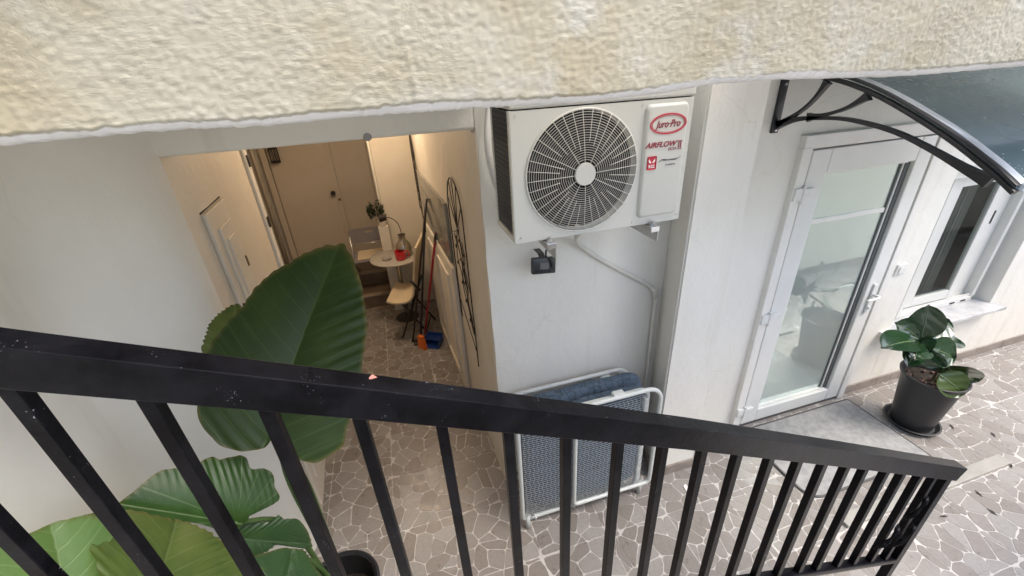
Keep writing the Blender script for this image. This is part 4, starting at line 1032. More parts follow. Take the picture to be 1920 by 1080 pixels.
# ------------------------------------------------------------------ trellises on the right hallway wall
def rwx(y):
    P = [(1.84, .366), (2.08, .3655), (2.98, .295), (3.96, .235), (4.6, .225), (5.7, .222)]
    for p, q in zip(P, P[1:]):
        if y <= q[0]: return p[1] + (q[1] - p[1]) * (y - p[0]) / (q[0] - p[0])
    return P[-1][1]
def trellis(yc, w, zt, zb, label):
    T = thing('metal_trellis', (rwx(yc), yc, zb), label, 'trellis', 'arched iron trellises on the hallway wall')
    def W3(s, z, d=.012): y = yc - s * w / 2; return (rwx(y) - d, y, z)
    def tp(nm, pts, r=.0028): b_ = BM(); tube(b_, pts, r, 6); part(nm, b_, IRON, T, smooth=True)
    h = zt - zb; ra = w * .5
    tp('arch', [W3(-1 + 0, zb + .17 * h)] + [W3(-1 + .02 * k / 6, zb + (.17 + .6 * k / 6) * h) for k in range(7)] + [W3(math.cos(PI - PI * k / 16), zt - ra * 1.15 + ra * 1.15 * math.sin(PI * k / 16)) for k in range(17)] + [W3(1, zt - ra * 1.15 - (.72 * h) * k / 6) for k in range(1, 7)] + [W3(.96, zb)], .0042)
    hub = (.05, zt - ra * 1.75)
    for a in (20, 62, 92, 122, 160):
        t = math.radians(a); tp('spoke', [W3(hub[0], hub[1]), W3(math.cos(t) * .99, zt - ra * 1.15 + ra * 1.15 * math.sin(t))])
    rr = random.Random(int(yc * 10))
    for i, s0 in enumerate((-.55, -.1, .35, .62)):
        z = hub[1] + (.02 if i in (1, 2) else -.06); pts = []
        n = 16
        for k in range(n + 1):
            t = k / n; pts.append(W3(s0 * (1 - t) + .85 * t * t + .16 * math.sin(k * 1.15 + i * 1.7) * (1 - t * .6), z - (z - (zb + .20 * h)) * t))
        tp('vine', smoothpath(pts, 2))
        for k in range(2, n, 3):
            p = Vector(pts[k]); b_ = BM(); a = rr.uniform(0, 6)
            bmesh.ops.create_uvsphere(b_, u_segments=8, v_segments=5, radius=1, matrix=Matrix.Translation(p + Vector((-.004, rr.uniform(-.02, .02), 0))) @ Matrix.Rotation(a, 4, 'X') @ Matrix.Diagonal((.005, .014, .009, 1)))
            part('leaf', b_, IRON, T, smooth=True)
    tp('brace', [W3(-.98, zb + .30 * h), W3(-.2, zb + .22 * h), W3(.92, zb + .10 * h)])
    tp('brace', [W3(.1, hub[1]), W3(.5, hub[1] - .2 * h), W3(.97, hub[1] - .3 * h)])
    tp('brace', [W3(-.97, zt - .30 * h), W3(-.4, hub[1] - .04), W3(hub[0], hub[1])])
trellis(2.49, .36, 1.885, .62, 'arched black iron trellis with leaf scrolls nearer the hallway mouth')
trellis(4.36, .34, 1.95, 1.00, 'arched black iron trellis farther in, beside the glossy grey panel')

# glossy grey picture panel, and the cream board below it
PT = thing('picture_panel', (rwx(3.4), 3.4, 1.4), 'glossy grey picture panel hung between the two iron trellises', 'picture')
b_ = BM(); ys = (2.78, 2.98, 3.4, 3.96, 4.06)
prism(b_, [(rwx(y) - .004, y) for y in ys] + [(rwx(y) - .022, y) for y in ys[::-1]], 1.22, 1.66); part('sheet', b_, PICT, PT)
b_ = BM(); tube(b_, smoothpath([(rwx(y) - .023, y, 1.56 - .12 * (4 - y) + .02 * math.sin(y * 9)) for y in (2.9, 3.1, 3.3, 3.6, 3.9)], 4), .003, 5); part('fold', b_, CHROME, PT)
BR = thing('cream_board', (.2, 3.3, 0), 'cream moulded board standing against the hallway wall under the picture', 'board')
b_ = BM(); ys = (2.75, 2.98, 3.4, 3.9); prism(b_, [(rwx(y) - .004, y) for y in ys] + [(rwx(y) - .03, y) for y in ys[::-1]], .02, 1.19); part('panel', b_, HALLP, BR)
for a, c, zz0, zz1 in ((2.9, 3.35, .15, 1.08), (3.45, 3.8, .15, 1.08)):
    b_ = BM(); P = [(rwx(y) - .032, y, z) for y, z in ((a, zz0), (c, zz0), (c, zz1), (a, zz1))]; sweep(b_, P, rect(.008, .016), up=(1, 0, 0), closed=True); part('moulding', b_, HALLP, BR)

# ------------------------------------------------------------------ hallway lamp (lit, above the beam line)
LM = thing('ceiling_lamp', (-.25, 3.75, 2.55), 'warm ceiling lamp lighting the hallway from above', 'lamp')
b_ = BM(); lathe(b_, [(0, 0), (.06, 0), (.06, -.03), (0, -.03)], seg=20); obj('base', b_, TRIM, LM)
EM = bpy.data.materials.new('lamp_glow'); EM.use_nodes = True; EM.node_tree.nodes['Principled BSDF'].inputs['Emission Color'].default_value = (1, .68, .38, 1); EM.node_tree.nodes['Principled BSDF'].inputs['Emission Strength'].default_value = 6
b_ = BM(); bmesh.ops.create_uvsphere(b_, u_segments=20, v_segments=12, radius=.09, matrix=Matrix.Translation((0, 0, -.12))); obj('globe', b_, EM, LM, smooth=True)
pl = bpy.data.lights.new('lamp_light', 'POINT'); pl.energy = 15; pl.color = (1, .76, .54); pl.shadow_soft_size = .14
po = bpy.data.objects.new('lamp_light', pl); COL.objects.link(po); po.parent = LM; po.location = (0, 0, -.19)

# black wall lantern
LT = thing('wall_lantern', (-1.27, 5.5, 1.72), 'black cage lantern hanging on the far hallway wall', 'lantern')
b_ = BM(); lathe(b_, [(0, .10), (.045, .085), (.055, .07), (.05, .07)], seg=12); obj('cap', b_, IRON, LT)
b_ = BM(); lathe(b_, [(0, -.085), (.05, -.085), (.055, -.07), (.05, -.062), (0, -.062)], seg=12); obj('base', b_, IRON, LT)
for k in range(8):
    a = 2 * PI * k / 8; b_ = BM(); tube(b_, [(.047 * math.cos(a), .047 * math.sin(a), -.065), (.047 * math.cos(a), .047 * math.sin(a), .075)], .005, 6); obj('cage_bar', b_, IRON, LT)
b_ = BM(); tube(b_, [(0, 0, .10), (0, .02, .14), (0, .11, .14)], .006, 6); obj('arm', b_, IRON, LT)

# ------------------------------------------------------------------ hallway furniture
TB = thing('round_table', (-.125, 4.30, 0), 'small round grey bistro table in the hallway', 'table')
b_ = BM(); lathe(b_, [(0, .735), (.26, .735), (.272, .742), (.272, .752), (.262, .758), (0, .758)], seg=48); obj('tabletop', b_, TABLE, TB, smooth='auto')
b_ = BM(); lathe(b_, [(.022, .01), (.022, .735)], seg=20); obj('column', b_, CHROME, TB, smooth=True)
b_ = BM(); lathe(b_, [(0, .02), (.03, .02), (.12, .008), (.13, 0), (0, 0)], seg=32); obj('foot', b_, BLACKS, TB, smooth='auto')
VS = thing('silver_jug', (-.03, 4.26, .758), 'silver bulbous jug on the round table behind the red cup', 'jug')
b_ = BM(); lathe(b_, [(0, 0), (.045, 0), (.075, .03), (.085, .075), (.075, .125), (.045, .165), (.035, .185), (.036, .225), (.043, .235), (.036, .233), (.03, .2), (0, .19)], seg=32); obj('body', b_, CHROME, VS, smooth='auto')
DL = thing('desk_lamp', (-.03, 4.24, 1.0), 'black desk lamp with thin curved neck rising from the silver jug', 'lamp')
b_ = BM(); tube(b_, smoothpath([(0, 0, -.02), (0, 0, .05), (-.02, 0, .13), (-.07, -.01, .185), (-.12, -.01, .20)], 6), .004, 8); obj('neck', b_, IRON, DL, smooth=True)
b_ = BM(); cyl(b_, (-.115, -.01, .20), .028, (-.185, -.02, .20), .040, 20); obj('shade', b_, IRON, DL, smooth='auto')
RC = thing('red_cup', (-.075, 4.17, .758), 'red glass candle cup on the round table', 'cup')
b_ = BM(); lathe(b_, [(0, 0), (.048, 0), (.054, .01), (.056, .095), (.052, .095), (.048, .012), (0, .01)], seg=24); obj('bowl', b_, REDG, RC, smooth='auto')
b_ = BM(); tube(b_, smoothpath([(.055, 0, .075), (.082, 0, .07), (.082, 0, .025), (.054, 0, .022)], 4), .005, 6); obj('handle', b_, REDG, RC, smooth=True)
AS = thing('glass_ashtray', (-.22, 4.22, .758), 'low clear glass ashtray at the left of the round table', 'ashtray')
b_ = BM(); lathe(b_, [(0, 0), (.045, 0), (.052, .028), (.042, .028), (.036, .008), (0, .008)], seg=24); obj('dish', b_, mat('grey_glass', (.4, .38, .34), .1), AS, smooth='auto')
# pedestal and artificial plant
PD = thing('plant_stand', (-.20, 4.52, 0), 'narrow pale plant stand behind the round table', 'plant stand')
b_ = BM(); box(b_, (-.055, -.03, 0), (.05, .05, 1.03), .006); obj('post', b_, HALLP, PD)
PP = thing('artificial_plant', (-.20, 4.52, 1.03), 'small dark bushy plant in a white pot beside the lamp', 'plant')
b_ = BM(); lathe(b_, [(0, 0), (.035, 0), (.052, .09), (.046, .09), (0, .075)], seg=24); obj('pot', b_, POTW, PP, smooth='auto')
b_ = BM(); rr = random.Random(8)
for k in range(150):
    a = rr.uniform(0, 2 * PI); r = rr.random() ** .5 * .085; h = .10 + rr.random() * .19 * (1 - (r / .12) ** 2); c = Vector((r * math.cos(a) - .045, r * math.sin(a), h)); d = Vector((math.cos(a), math.sin(a), rr.uniform(.2, 1.4))).normalized() * .028; s = d.orthogonal().normalized() * .010
    vv = [b_.verts.new(c + q) for q in (-d * .6, s, d, -s)]; b_.faces.new(vv)
for k in range(14):
    a = rr.uniform(0, 2 * PI); tube(b_, [(0, 0, .08), (.03 * math.cos(a) - .02, .03 * math.sin(a), .14), (.06 * math.cos(a) - .04, .06 * math.sin(a), .24)], .0018, 4)
obj('foliage', b_, mat('dark_plastic_leaf', (.015, .03, .012), .4), PP)
# grey folding chair with perforated back on the landing side
FC = thing('grey_folding_chair', (-.42, 4.78, .17), 'grey folding chair with oval slot in its back, behind the table', 'chair')
def fcp(nm, b_, m, **k): return part(nm, b_, m, FC, **k)
c0, c1 = at_y(655, 452, 5.02), at_y(733, 437, 5.02); zt = c0.z
xa, xb = -.63, -.17
b_ = BM(); n = 24; ou = []; inn = []
def rr_(cx, cz, w, h, c):
    P = []
    for sx, sz, a0 in ((1, -1, -90), (1, 1, 0), (-1, 1, 90), (-1, -1, 180)):
        for a in range(0, 91, 18):
            t = math.radians(a0 + a); P.append((cx + sx * (w / 2 - c) + c * math.cos(t), cz + sz * (h / 2 - c) + c * math.sin(t)))
    return P
ou = rr_(-.40, .80, .46, .17, .045); inn = rr_(-.40, .835, .095, .032, .015)
A = [[b_.verts.new((x, y, z)) for x, z in pl_] for pl_, y in ((ou, 5.0), (inn, 5.0), (ou, 5.018), (inn, 5.018))]
m_ = len(ou)
for k in range(m_):
    j = (k + 1) % m_; b_.faces.new((A[0][k], A[0][j], A[1][j], A[1][k])); b_.faces.new((A[2][j], A[2][k], A[3][k], A[3][j])); b_.faces.new((A[0][j], A[0][k], A[2][k], A[2][j])); b_.faces.new((A[1][k], A[1][j], A[3][j], A[3][k]))
fcp('backrest', b_, CHG)
b_ = BM(); box(b_, (-.61, 4.66, .585), (-.19, 5.0, .61), .012, 3); fcp('seat', b_, CHG, smooth='auto')
b_ = BM(); box(b_, (-.56, 4.69, .611), (-.24, 4.97, .628), .006, 2); fcp('seat_cushion', b_, CREAM)
for x in (-.625, -.175):
    b_ = BM(); tube(b_, [(x, 5.02, .86), (x, 4.97, .60), (x, 4.68, .175)], .011, 8); fcp('leg', b_, GALV, smooth=True)
    b_ = BM(); tube(b_, [(x * .97, 4.68, .585), (x * .97, 5.03, .345)], .011, 8); fcp('leg', b_, GALV, smooth=True)
b_ = BM(); tube(b_, [(-.62, 4.99, .70), (-.18, 4.99, .70)], .008, 8); fcp('stretcher', b_, GALV, smooth=True)
# cream folding chair seen from its side
CC = thing('cream_folding_chair', (.0, 3.98, 0), 'cream folding chair with dark metal legs facing the round table', 'chair', None, -.25)
def ccp(nm, b_, m, **k): return part(nm, b_, m, CC, **k)
seat_pts = [(-.24, .475), (-.17, .445), (-.05, .45), (.02, .50), (.05, .60), (.08, .78), (.115, .95), (.135, 1.02)]
sp_ = smoothpath([(x, 0, z) for x, z in seat_pts], 4); b_ = BM(); rows = []
for i, p in enumerate(sp_):
    a = sp_[max(0, i - 1)]; c = sp_[min(len(sp_) - 1, i + 1)]; d = (c - a).normalized(); nn = Vector((-d.z, 0, d.x)) * .009
    rows.append([b_.verts.new(p + Vector((0, y, 0)) + nn * s) for y, s in ((3.76, -1), (4.20, -1), (4.20, 1), (3.76, 1))])
for A_, B_ in zip(rows, rows[1:]):
    for j in range(4): b_.faces.new((A_[j], A_[(j + 1) % 4], B_[(j + 1) % 4], B_[j]))
b_.faces.new(rows[0][::-1]); b_.faces.new(rows[-1]); bmesh.ops.bevel(b_, geom=[e for e in b_.edges if e.calc_face_angle(0) > 1.2], offset=.004, segments=2, affect='EDGES'); ccp('seat_shell', b_, CREAM, smooth='auto')
for y in (3.82, 4.15):
    b_ = BM(); tube(b_, [(.06, y, .56), (-.17, y, .0)], .010, 8); ccp('leg', b_, IRON, smooth=True)
    b_ = BM(); tube(b_, [(-.12, y, .43), (.13, y, .0)], .010, 8); ccp('leg', b_, IRON, smooth=True)
for x, z in ((-.13, .10), (.09, .07), (.0, .44)):
    b_ = BM(); tube(b_, [(x, 3.82, z), (x, 4.15, z)], .008, 8); ccp('stretcher', b_, IRON, smooth=True)
# mop, broom and dustpan
p0 = at_z(774, 641, 0.01)
MP = thing('black_pole', (0, 3.6, 0), 'thin black mop pole leaning against the hallway wall', 'pole')
b_ = BM(); tube(b_, [p0, (rwx(3.55) - .03, 3.50, 1.52)], .010, 10); part('pole', b_, IRON, MP, smooth=True)
MP2 = thing('black_mop', (0, 3.6, 0), 'dark grey mop handle with a clamp, leaning behind the black pole', 'mop')
b_ = BM(); tube(b_, [(-.03, 3.70, .03), (rwx(3.75) - .02, 3.72, 1.42)], .011, 10); part('handle', b_, BLACKS, MP2, smooth=True)
b_ = BM(); box(b_, (-.10, 3.66, .0), (.03, 3.74, .035), .008); part('head', b_, BLACKS, MP2)
b_ = BM(); tube(b_, [(-.02, 3.68, .72), (.05, 3.70, .60)], .014, 8); part('clamp', b_, BLACKS, MP2, smooth=True)
BRM = thing('red_broom', (0, 3.5, 0), 'red handled broom with orange bristles leaning on the hallway wall', 'broom')
q0 = at_z(797, 625, .12); q1 = Vector((rwx(3.35) - .02, 3.32, 1.28))
b_ = BM(); tube(b_, [q0, q1], .011, 10); part('handle', b_, REDP, BRM, smooth=True)
b_ = BM(); tube(b_, [q0.lerp(q1, .93), q1], .013, 10); part('grip', b_, IRON, BRM, smooth=True)
bq = at_z(793, 652, .0)
b_ = BM(); prism(b_, [(-.055, 0), (.055, 0), (.03, .14), (-.03, .14)], -.02, .02, 'y')
o = obj('bristles', b_, ORNG, BRM); o.location = Vector((bq.x, bq.y, 0.0)) - BRM.location; o.rotation_euler = (0, 0, -1.0)
DP = thing('blue_dustpan', at_z(811, 645, 0), 'blue dustpan lying beside the orange broom bristles', 'dustpan', rz=-.5)
b_ = BM(); prism(b_, [(-.10, -.08), (.10, -.08), (.085, .09), (-.085, .09)], 0, .006); obj('tray', b_, BLUEP, DP)
for s in (-1, 1):
    b_ = BM(); prism(b_, [(s * .10, -.08), (s * .085, .09), (s * .078, .09), (s * .093, -.08)], .006, .06); obj('side', b_, BLUEP, DP)
b_ = BM(); box(b_, (-.085, .085, .006), (.085, .095, .085), .004); obj('back', b_, BLUEP, DP)
b_ = BM(); box(b_, (-.078, -.01, .05), (.078, .086, .056), .002); obj('hood', b_, BLUEP, DP)

# ------------------------------------------------------------------ leaves
def leaf(name, outline, anchors, hub, tip, m, parent, cup=.03, wav=.012, folds=0, rings=22, seed=0, petiole=None, label=None, radial=12):
    """outline/hub/tip given as image points, laid on the plane through three anchor points, then cupped and waved"""
    A = [at_y(*a) for a in anchors]; n = (A[1] - A[0]).cross(A[2] - A[0]).normalized()
    if n.dot(Vector((0, 0, CAMH)) - A[0]) < 0: n = -n
    def on(p):
        v = ray(*p); o = Vector((0, 0, CAMH)); return o + v * ((A[0] - o).dot(n) / v.dot(n))
    H = on(hub); T = on(tip); ex = (T - H); Lh = ex.length; ex.normalize(); ey = n.cross(ex)
    P = smoothpath([on(p) for p in outline], 9, closed=True); b_ = BM()
    la, lt, lu, lv = (b_.verts.layers.float.new(k) for k in ('la', 'lt', 'lu', 'lv'))
    rnd = random.Random(seed); N_ = len(P); ph = rnd.uniform(0, 6); rows = []
    size = max((p - H).length for p in P)
    # unwrapped angle
    for k, p in enumerate(P):
        col = []; d = p - H
        rag = 1 + .018 * nzN.noise(Vector((k * .16, seed, 0))) + .006 * abs(math.sin(k * .36 + ph)) + .004 * nzN.noise(Vector((k * .9, seed, 0)))
        for i in range(1, rings + 1):
            t = i / rings; q = H + d * t * rag; u = (q - H).dot(ex) / Lh; v = (q - H).dot(ey) / Lh
            rr = (q - H).length / size
            w = wav * t ** 2.2 * (1 if i else 1) * math.sin((u - .75 * abs(v)) * radial * 2 * PI / 1.0 + ph) + wav * .9 * t ** 3 * nzN.noise(Vector((k * .12, seed, 2)))
            z = -cup * (rr ** 2) * 1.0 + cup * 1.4 * (1 - math.exp(-abs(v) * 7)) * (1 - .6 * rr) + w + folds * nzN.noise(q * 5)
            vv = b_.verts.new(q + n * z); vv[lu] = u; vv[lv] = v; vv[lt] = t; vv[la] = math.atan2(v, u) * 9 / PI; col.append(vv)
        rows.append(col)
    c = b_.verts.new(H); c[la] = 0
    for k in range(N_):
        A_, B_ = rows[k], rows[(k + 1) % N_]; b_.faces.new((c, A_[0], B_[0]))
        for i in range(rings - 1): b_.faces.new((A_[i], A_[i + 1], B_[i + 1], B_[i]))
    o = part(name, b_, m, parent, smooth=True)
    if label: o['label'] = label
    if petiole:
        pb_ = BM(); pts = smoothpath([H] + [Vector(q) for q in petiole], 6); k = len(pts)
        tube(pb_, pts, [.007 + .006 * i / k for i in range(k)], 10); s = part('stalk', pb_, STALK, parent, smooth=True)
    return H, T, n
STALK = mat('green_stalk', (.06, .12, .03), .4, var=(12, (.12, .19, .06), .6))
L_DARK = leaf_mat('deep_green_leaf', (.016, .040, .006), (.040, .078, .016), (.028, .058, .008), N_=9, rough=.5)
L_MID = leaf_mat('mid_green_leaf', (.026, .072, .012), (.16, .24, .11), (.045, .11, .025), N_=7, radial=True)
L_OLIVE = leaf_mat('olive_leaf', (.10, .15, .035), (.14, .20, .07), (.055, .10, .025), N_=6)
L_BRIGHT = leaf_mat('bright_green_leaf', (.12, .22, .06), (.20, .30, .12), (.12, .20, .06), N_=6)
L_BLUE = leaf_mat('blueish_green_leaf', (.045, .10, .035), (.10, .17, .08), (.03, .08, .03), N_=16, rough=.3)
PC = Vector((-.555, 1.25, 0))
AL = thing('elephant_ear_plant', PC, 'huge elephant ear plant with broad green leaves behind the railing, lower left', 'plant')
def pe(*zz): return zz
base = lambda dx, dy, z: (PC.x + dx, PC.y + dy, z)
leaf('leaf', [(628, 452), (650, 468), (664, 500), (676, 530), (684, 570), (690, 610), (686, 655), (682, 700), (672, 750), (656, 800), (648, 832), (600, 864), (560, 850), (532, 815), (520, 798), (505, 832), (487, 842), (446, 842), (415, 822), (388, 782), (382, 720), (400, 660), (425, 618), (462, 575), (492, 528), (545, 490), (590, 462)],
     [(520, 800, 1.15), (628, 452, 1.50), (690, 600, 1.30)], (522, 760), (628, 452), L_DARK, AL, cup=.04, wav=.0040, seed=1, petiole=[base(-.02, .02, 1.15), base(0, 0, .75), base(0, 0, .30)], rings=28)
leaf('leaf', [(447, 572), (432, 569), (412, 584), (394, 606), (386, 640), (384, 690), (420, 720), (470, 690), (475, 620), (456, 592)],
     [(440, 650, 1.40), (384, 690, 1.38), (447, 572, 1.5)], (440, 680), (432, 569), L_OLIVE, AL, cup=.02, wav=.006, seed=5, rings=14)
def z7(p): return (p[0] * .463, 580 + p[1] * .463)
leaf('leaf', [z7(p) for p in ((470, 812), (510, 770), (560, 725), (640, 662), (720, 640), (790, 630), (850, 598), (885, 612), (930, 600), (985, 602), (1005, 650), (1058, 648), (1095, 676), (1098, 725), (1122, 765), (1088, 795), (1040, 800), (1005, 825), (990, 862), (920, 905), (800, 870), (700, 860), (560, 850))],
     [(450, 985, 1.06), (395, 860, 1.18), (230, 950, 1.02)], z7((950, 865)), z7((520, 790)), L_MID, AL, cup=.03, wav=.003, seed=2, petiole=[base(-.06, -.02, .9), base(-.02, 0, .3)], rings=22)
leaf('leaf', [z7(p) for p in ((0, 962), (60, 935), (150, 905), (245, 868), (345, 835), (420, 850), (500, 920), (600, 1060), (640, 1250), (420, 1420), (150, 1380), (-60, 1200), (-80, 1050))],
     [(120, 1060, .82), (100, 985, .86), (240, 1080, .86)], z7((285, 1330)), z7((240, 868)), L_BRIGHT, AL, cup=.035, wav=.003, seed=3, petiole=[base(-.05, -.15, .9), base(-.02, -.02, .3)], rings=20)
leaf('leaf', [z7(p) for p in ((345, 830), (440, 805), (500, 798), (600, 812), (700, 836), (740, 826), (800, 862), (860, 900), (900, 940), (960, 1010), (1080, 1110), (1000, 1300), (700, 1450), (430, 1350), (380, 1100), (350, 950))],
     [(300, 1060, .86), (240, 960, .97), (430, 1060, .90)], z7((560, 1330)), z7((740, 830)), L_OLIVE, AL, cup=.035, wav=.003, seed=4, petiole=[base(-.03, -.12, .85), base(0, 0, .3)], rings=20)
leaf('leaf', [z7(p) for p in ((940, 885), (990, 862), (1060, 858), (1108, 854), (1122, 830), (1145, 846), (1205, 850), (1250, 905), (1268, 968), (1200, 966), (1130, 952), (1060, 985), (1000, 1000), (960, 950))],
     [(450, 1010, 1.10), (580, 980, 1.22), (520, 1040, 1.12)], z7((985, 930)), z7((1262, 955)), L_BLUE, AL, cup=.015, wav=.005, seed=6, rings=16)
leaf('leaf', [z7(p) for p in ((1010, 1010), (1080, 985), (1160, 962), (1240, 970), (1265, 1020), (1300, 1120), (1240, 1250), (1100, 1280), (1010, 1180), (985, 1080))],
     [(530, 1060, 1.02), (570, 1030, 1.08), (480, 1060, 1.00)], z7((1120, 1260)), z7((1200, 968)), L_BLUE, AL, cup=.03, wav=.006, seed=7, rings=16, petiole=[base(0, -.08, .6), base(0, 0, .3)])
leaf('leaf', [z7(p) for p in ((-40, 905), (20, 912), (48, 935), (20, 950), (-60, 975), (-200, 990), (-180, 930))],
     [(0, 1010, .9), (20, 1012, .95), (0, 1030, .9)], z7((-150, 960)), z7((48, 935)), L_MID, AL, cup=.01, wav=.005, seed=8, rings=10)
for q in ((548, 868, .02),):
    t_ = at_y(q[0], q[1], 1.24); b_ = BM(); tube(b_, smoothpath([t_, (t_.x + .01, 1.26, 1.0), (PC.x + q[2], PC.y, .3)], 6), .013, 10); part('stalk', b_, STALK, AL, smooth=True)
b_ = BM(); lathe(b_, [(0, 0), (.13, 0), (.16, .36), (.172, .36), (.175, .395), (.164, .405), (.152, .39), (.145, .24), (0, .24)], seg=48); obj('pot', b_, POTM, AL, smooth='auto')
b_ = BM(); bmesh.ops.create_circle(b_, cap_ends=True, segments=32, radius=.147, matrix=Matrix.Translation((0, 0, .25))); obj('soil', b_, SOIL, AL)

# ------------------------------------------------------------------ rubber plant
RP = thing('rubber_plant', (3.30, 1.385, 0), 'rubber plant with glossy oval leaves in a black pot on a saucer', 'plant')
b_ = BM(); lathe(b_, [(0, .002), (.135, .002), (.158, .03), (.163, .034), (.152, .036), (.132, .012), (0, .012)], seg=48); obj('saucer', b_, POTM, RP, smooth='auto')
PH = .44
b_ = BM(); lathe(b_, [(0, .014), (.118, .014), (.165, PH - .02), (.178, PH - .018), (.182, PH), (.172, PH + .002), (.162, PH - .015), (.15, PH - .07), (0, PH - .07)], seg=56); obj('pot', b_, POTM, RP, smooth='auto')
b_ = BM(); bmesh.ops.create_circle(b_, cap_ends=True, segments=32, radius=.155, matrix=Matrix.Translation((0, 0, PH - .06))); obj('soil', b_, SOIL, RP)
b_ = BM(); rr = random.Random(2)
for k in range(26):
    a = rr.uniform(0, 6.28); r = rr.random() * .13; c = Vector((r * math.cos(a), r * math.sin(a), PH - .05)); bmesh.ops.create_icosphere(b_, subdivisions=1, radius=rr.uniform(.006, .014), matrix=Matrix.Translation(c))
o = obj('pebbles', b_, mat('reddish_pebble', (.13, .07, .05), .6), RP)
RUB = mat('glossy_rubber_leaf', (.014, .045, .016), .2, coat=.4, var=(6, (.025, .06, .02), .6)); RUB2 = mat('olive_rubber_leaf', (.05, .085, .02), .25, coat=.3, var=(6, (.03, .06, .015), .6)); RIB = mat('pale_rib', (.16, .22, .10), .4)
def oval(bpos, tpos, w, m, roll=0, cup=.018, droop=.03):
    B = Vector(bpos); T = Vector(tpos); d = T - B; Ln = d.length; ex = d.normalized(); s = ex.cross(Vector((0, 0, 1)))
    if s.length < .05: s = Vector((1, 0, 0))
    w *= 1.15; view = (Vector((-3.30, -1.385, CAMH)) - B); n = (view - ex * view.dot(ex)).normalized(); n = Matrix.Rotation(roll, 3, ex) @ n; s = ex.cross(n).normalized()
    b_ = BM(); rows = []; K = 16; J = 8
    for i in range(K + 1):
        t = i / K; hw = w / 2 * (math.sin(PI * min(1, t ** .9)) ** .58 if 0 < t < 1 else 0)
        c = B + ex * Ln * t + n * (droop * math.sin(PI * t))
        rows.append([b_.verts.new(c + s * hw * j / J + n * (cup * (abs(j) / J) ** 1.5 + .002 * math.sin(i * 1.3 + j))) for j in range(-J, J + 1)])
    for A_, B_ in zip(rows, rows[1:]):
        for j in range(2 * J): b_.faces.new((A_[j], A_[j + 1], B_[j + 1], B_[j]))
    bmesh.ops.remove_doubles(b_, verts=b_.verts[:], dist=.0002)
    o = obj('leaf', b_, m, RP, smooth=True)
    b_ = BM(); tube(b_, [B + ex * Ln * t + n * (droop * math.sin(PI * t) + .0015) for t in [k / 8 for k in range(8)]], [.0035 - .0003 * k for k in range(8)], 5); obj('rib', b_, RIB, o, smooth=True)
def loc(px, py, y): return at_y(px, py, y) - Vector((3.30, 1.385, 0))
stem_top = loc(1722, 648, 1.40)
b_ = BM(); tube(b_, smoothpath([(-.0, 0, PH - .08), (-.02, 0, PH + .08), (stem_top.x + .0, stem_top.y, stem_top.z - .02)], 5), .008, 8); obj('stem', b_, mat('brown_stem', (.10, .07, .04), .7), RP, smooth=True)
b2 = loc(1770, 690, 1.36); b_ = BM(); tube(b_, smoothpath([(.02, 0, PH - .08), (.04, -.01, PH + .0), tuple(b2)], 5), .006, 8); obj('stem', b_, mat('green_stem', (.12, .14, .05), .6), RP, smooth=True)
def fx(a, b, y0, y1, w, m, roll=0, cup=.018, droop=.02):
    oval(loc(*a, y0), loc(*b, y1), w, m, roll, cup, droop)
fx((1726, 634), (1741, 570), 1.42, 1.44, .17, RUB, roll=0.35, droop=.01)
fx((1722, 636), (1676, 604), 1.42, 1.50, .15, RUB, roll=0.5)
fx((1718, 640), (1650, 654), 1.40, 1.30, .16, RUB, roll=0.55)
fx((1722, 640), (1735, 672), 1.39, 1.28, .15, RUB, roll=0.2)
fx((1716, 648), (1712, 676), 1.36, 1.28, .13, RUB, roll=-0.5)
fx((1735, 640), (1798, 642), 1.42, 1.42, .15, RUB, roll=-0.75)
fx((1735, 650), (1788, 670), 1.38, 1.30, .17, RUB, roll=-0.3)
fx((1738, 652), (1762, 690), 1.37, 1.30, .12, RUB, roll=.4)
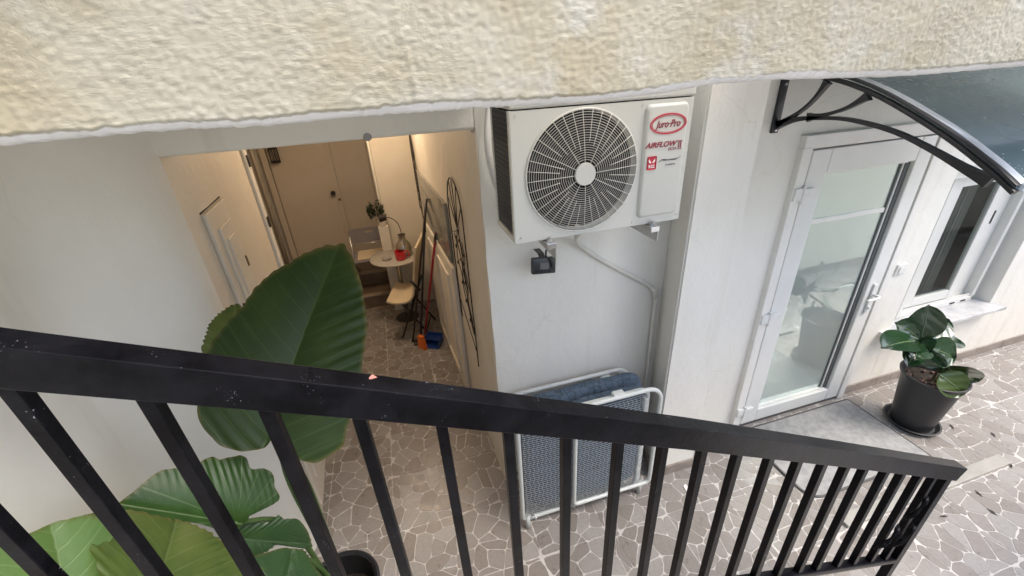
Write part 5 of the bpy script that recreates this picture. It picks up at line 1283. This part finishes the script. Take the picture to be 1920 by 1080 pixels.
fx((1712, 655), (1700, 690), 1.38, 1.30, .10, RUB, roll=-.3)
fx((1745, 636), (1775, 600), 1.44, 1.50, .11, RUB, roll=.6)
fx((1768, 684), (1832, 712), 1.36, 1.27, .17, RUB2, roll=0.6)
fx((1758, 700), (1805, 738), 1.33, 1.22, .16, RUB2, roll=-0.3)
for k, (px_, py_) in enumerate(((1796, 742), (1778, 768))):
    c = loc(px_, py_, 1.30); b_ = BM(); tube(b_, [(c.x + .012 * math.cos(a), c.y, c.z + .02 * math.sin(a)) for a in [2 * PI * q / 16 for q in range(16)]], .0022, 5, closed=True); obj('wire_ring', b_, GALV, RP)
# small scraps on the paving
rr = random.Random(21)
LV = mat('dry_leaf', (.06, .05, .045), .8)
for k, (px_, py_) in enumerate(((1785, 800), (1862, 815), (1895, 873), (1770, 968), (1835, 925), (1860, 960))):
    p = at_z(px_, py_, .003); b_ = BM(); a = rr.uniform(0, 6); d = Vector((math.cos(a), math.sin(a), 0)) * .025; s = Vector((-d.y, d.x, 0)) * .28
    vs = [b_.verts.new(q) for q in (-d, s + Vector((0, 0, .004)), d, -s)]; b_.faces.new(vs)
    r = bmesh.ops.extrude_face_region(b_, geom=b_.faces[:]); bmesh.ops.translate(b_, verts=[g_ for g_ in r['geom'] if isinstance(g_, bmesh.types.BMVert)], vec=(0, 0, .0015))
    o = obj('dry_leaf', b_, LV); o.location = p; tag(o, ('tiny dry leaf scrap on the paving just right of the rubber plant saucer', 'tiny dry leaf scrap at the right picture edge, level with the saucer', 'tiny dry leaf scrap at the right picture edge, right of the marble strip tip', 'tiny dry leaf scrap lowest of all, beside the railing post', 'tiny dry leaf scrap on the paving just below the marble strip tip', 'tiny dry leaf scrap on open paving, below and right of the marble strip')[k], 'leaf scrap', 'dry leaf scraps on the paving')
p = at_z(1290, 918, .004); b_ = BM(); prism(b_, [(-.02, -.035), (.018, -.01), (.008, .04), (-.012, .03)], 0, .002); o = obj('paper_scrap', b_, WHITEP); o.location = p; tag(o, 'small torn white paper scrap on the paving by the pillar', 'paper scrap')
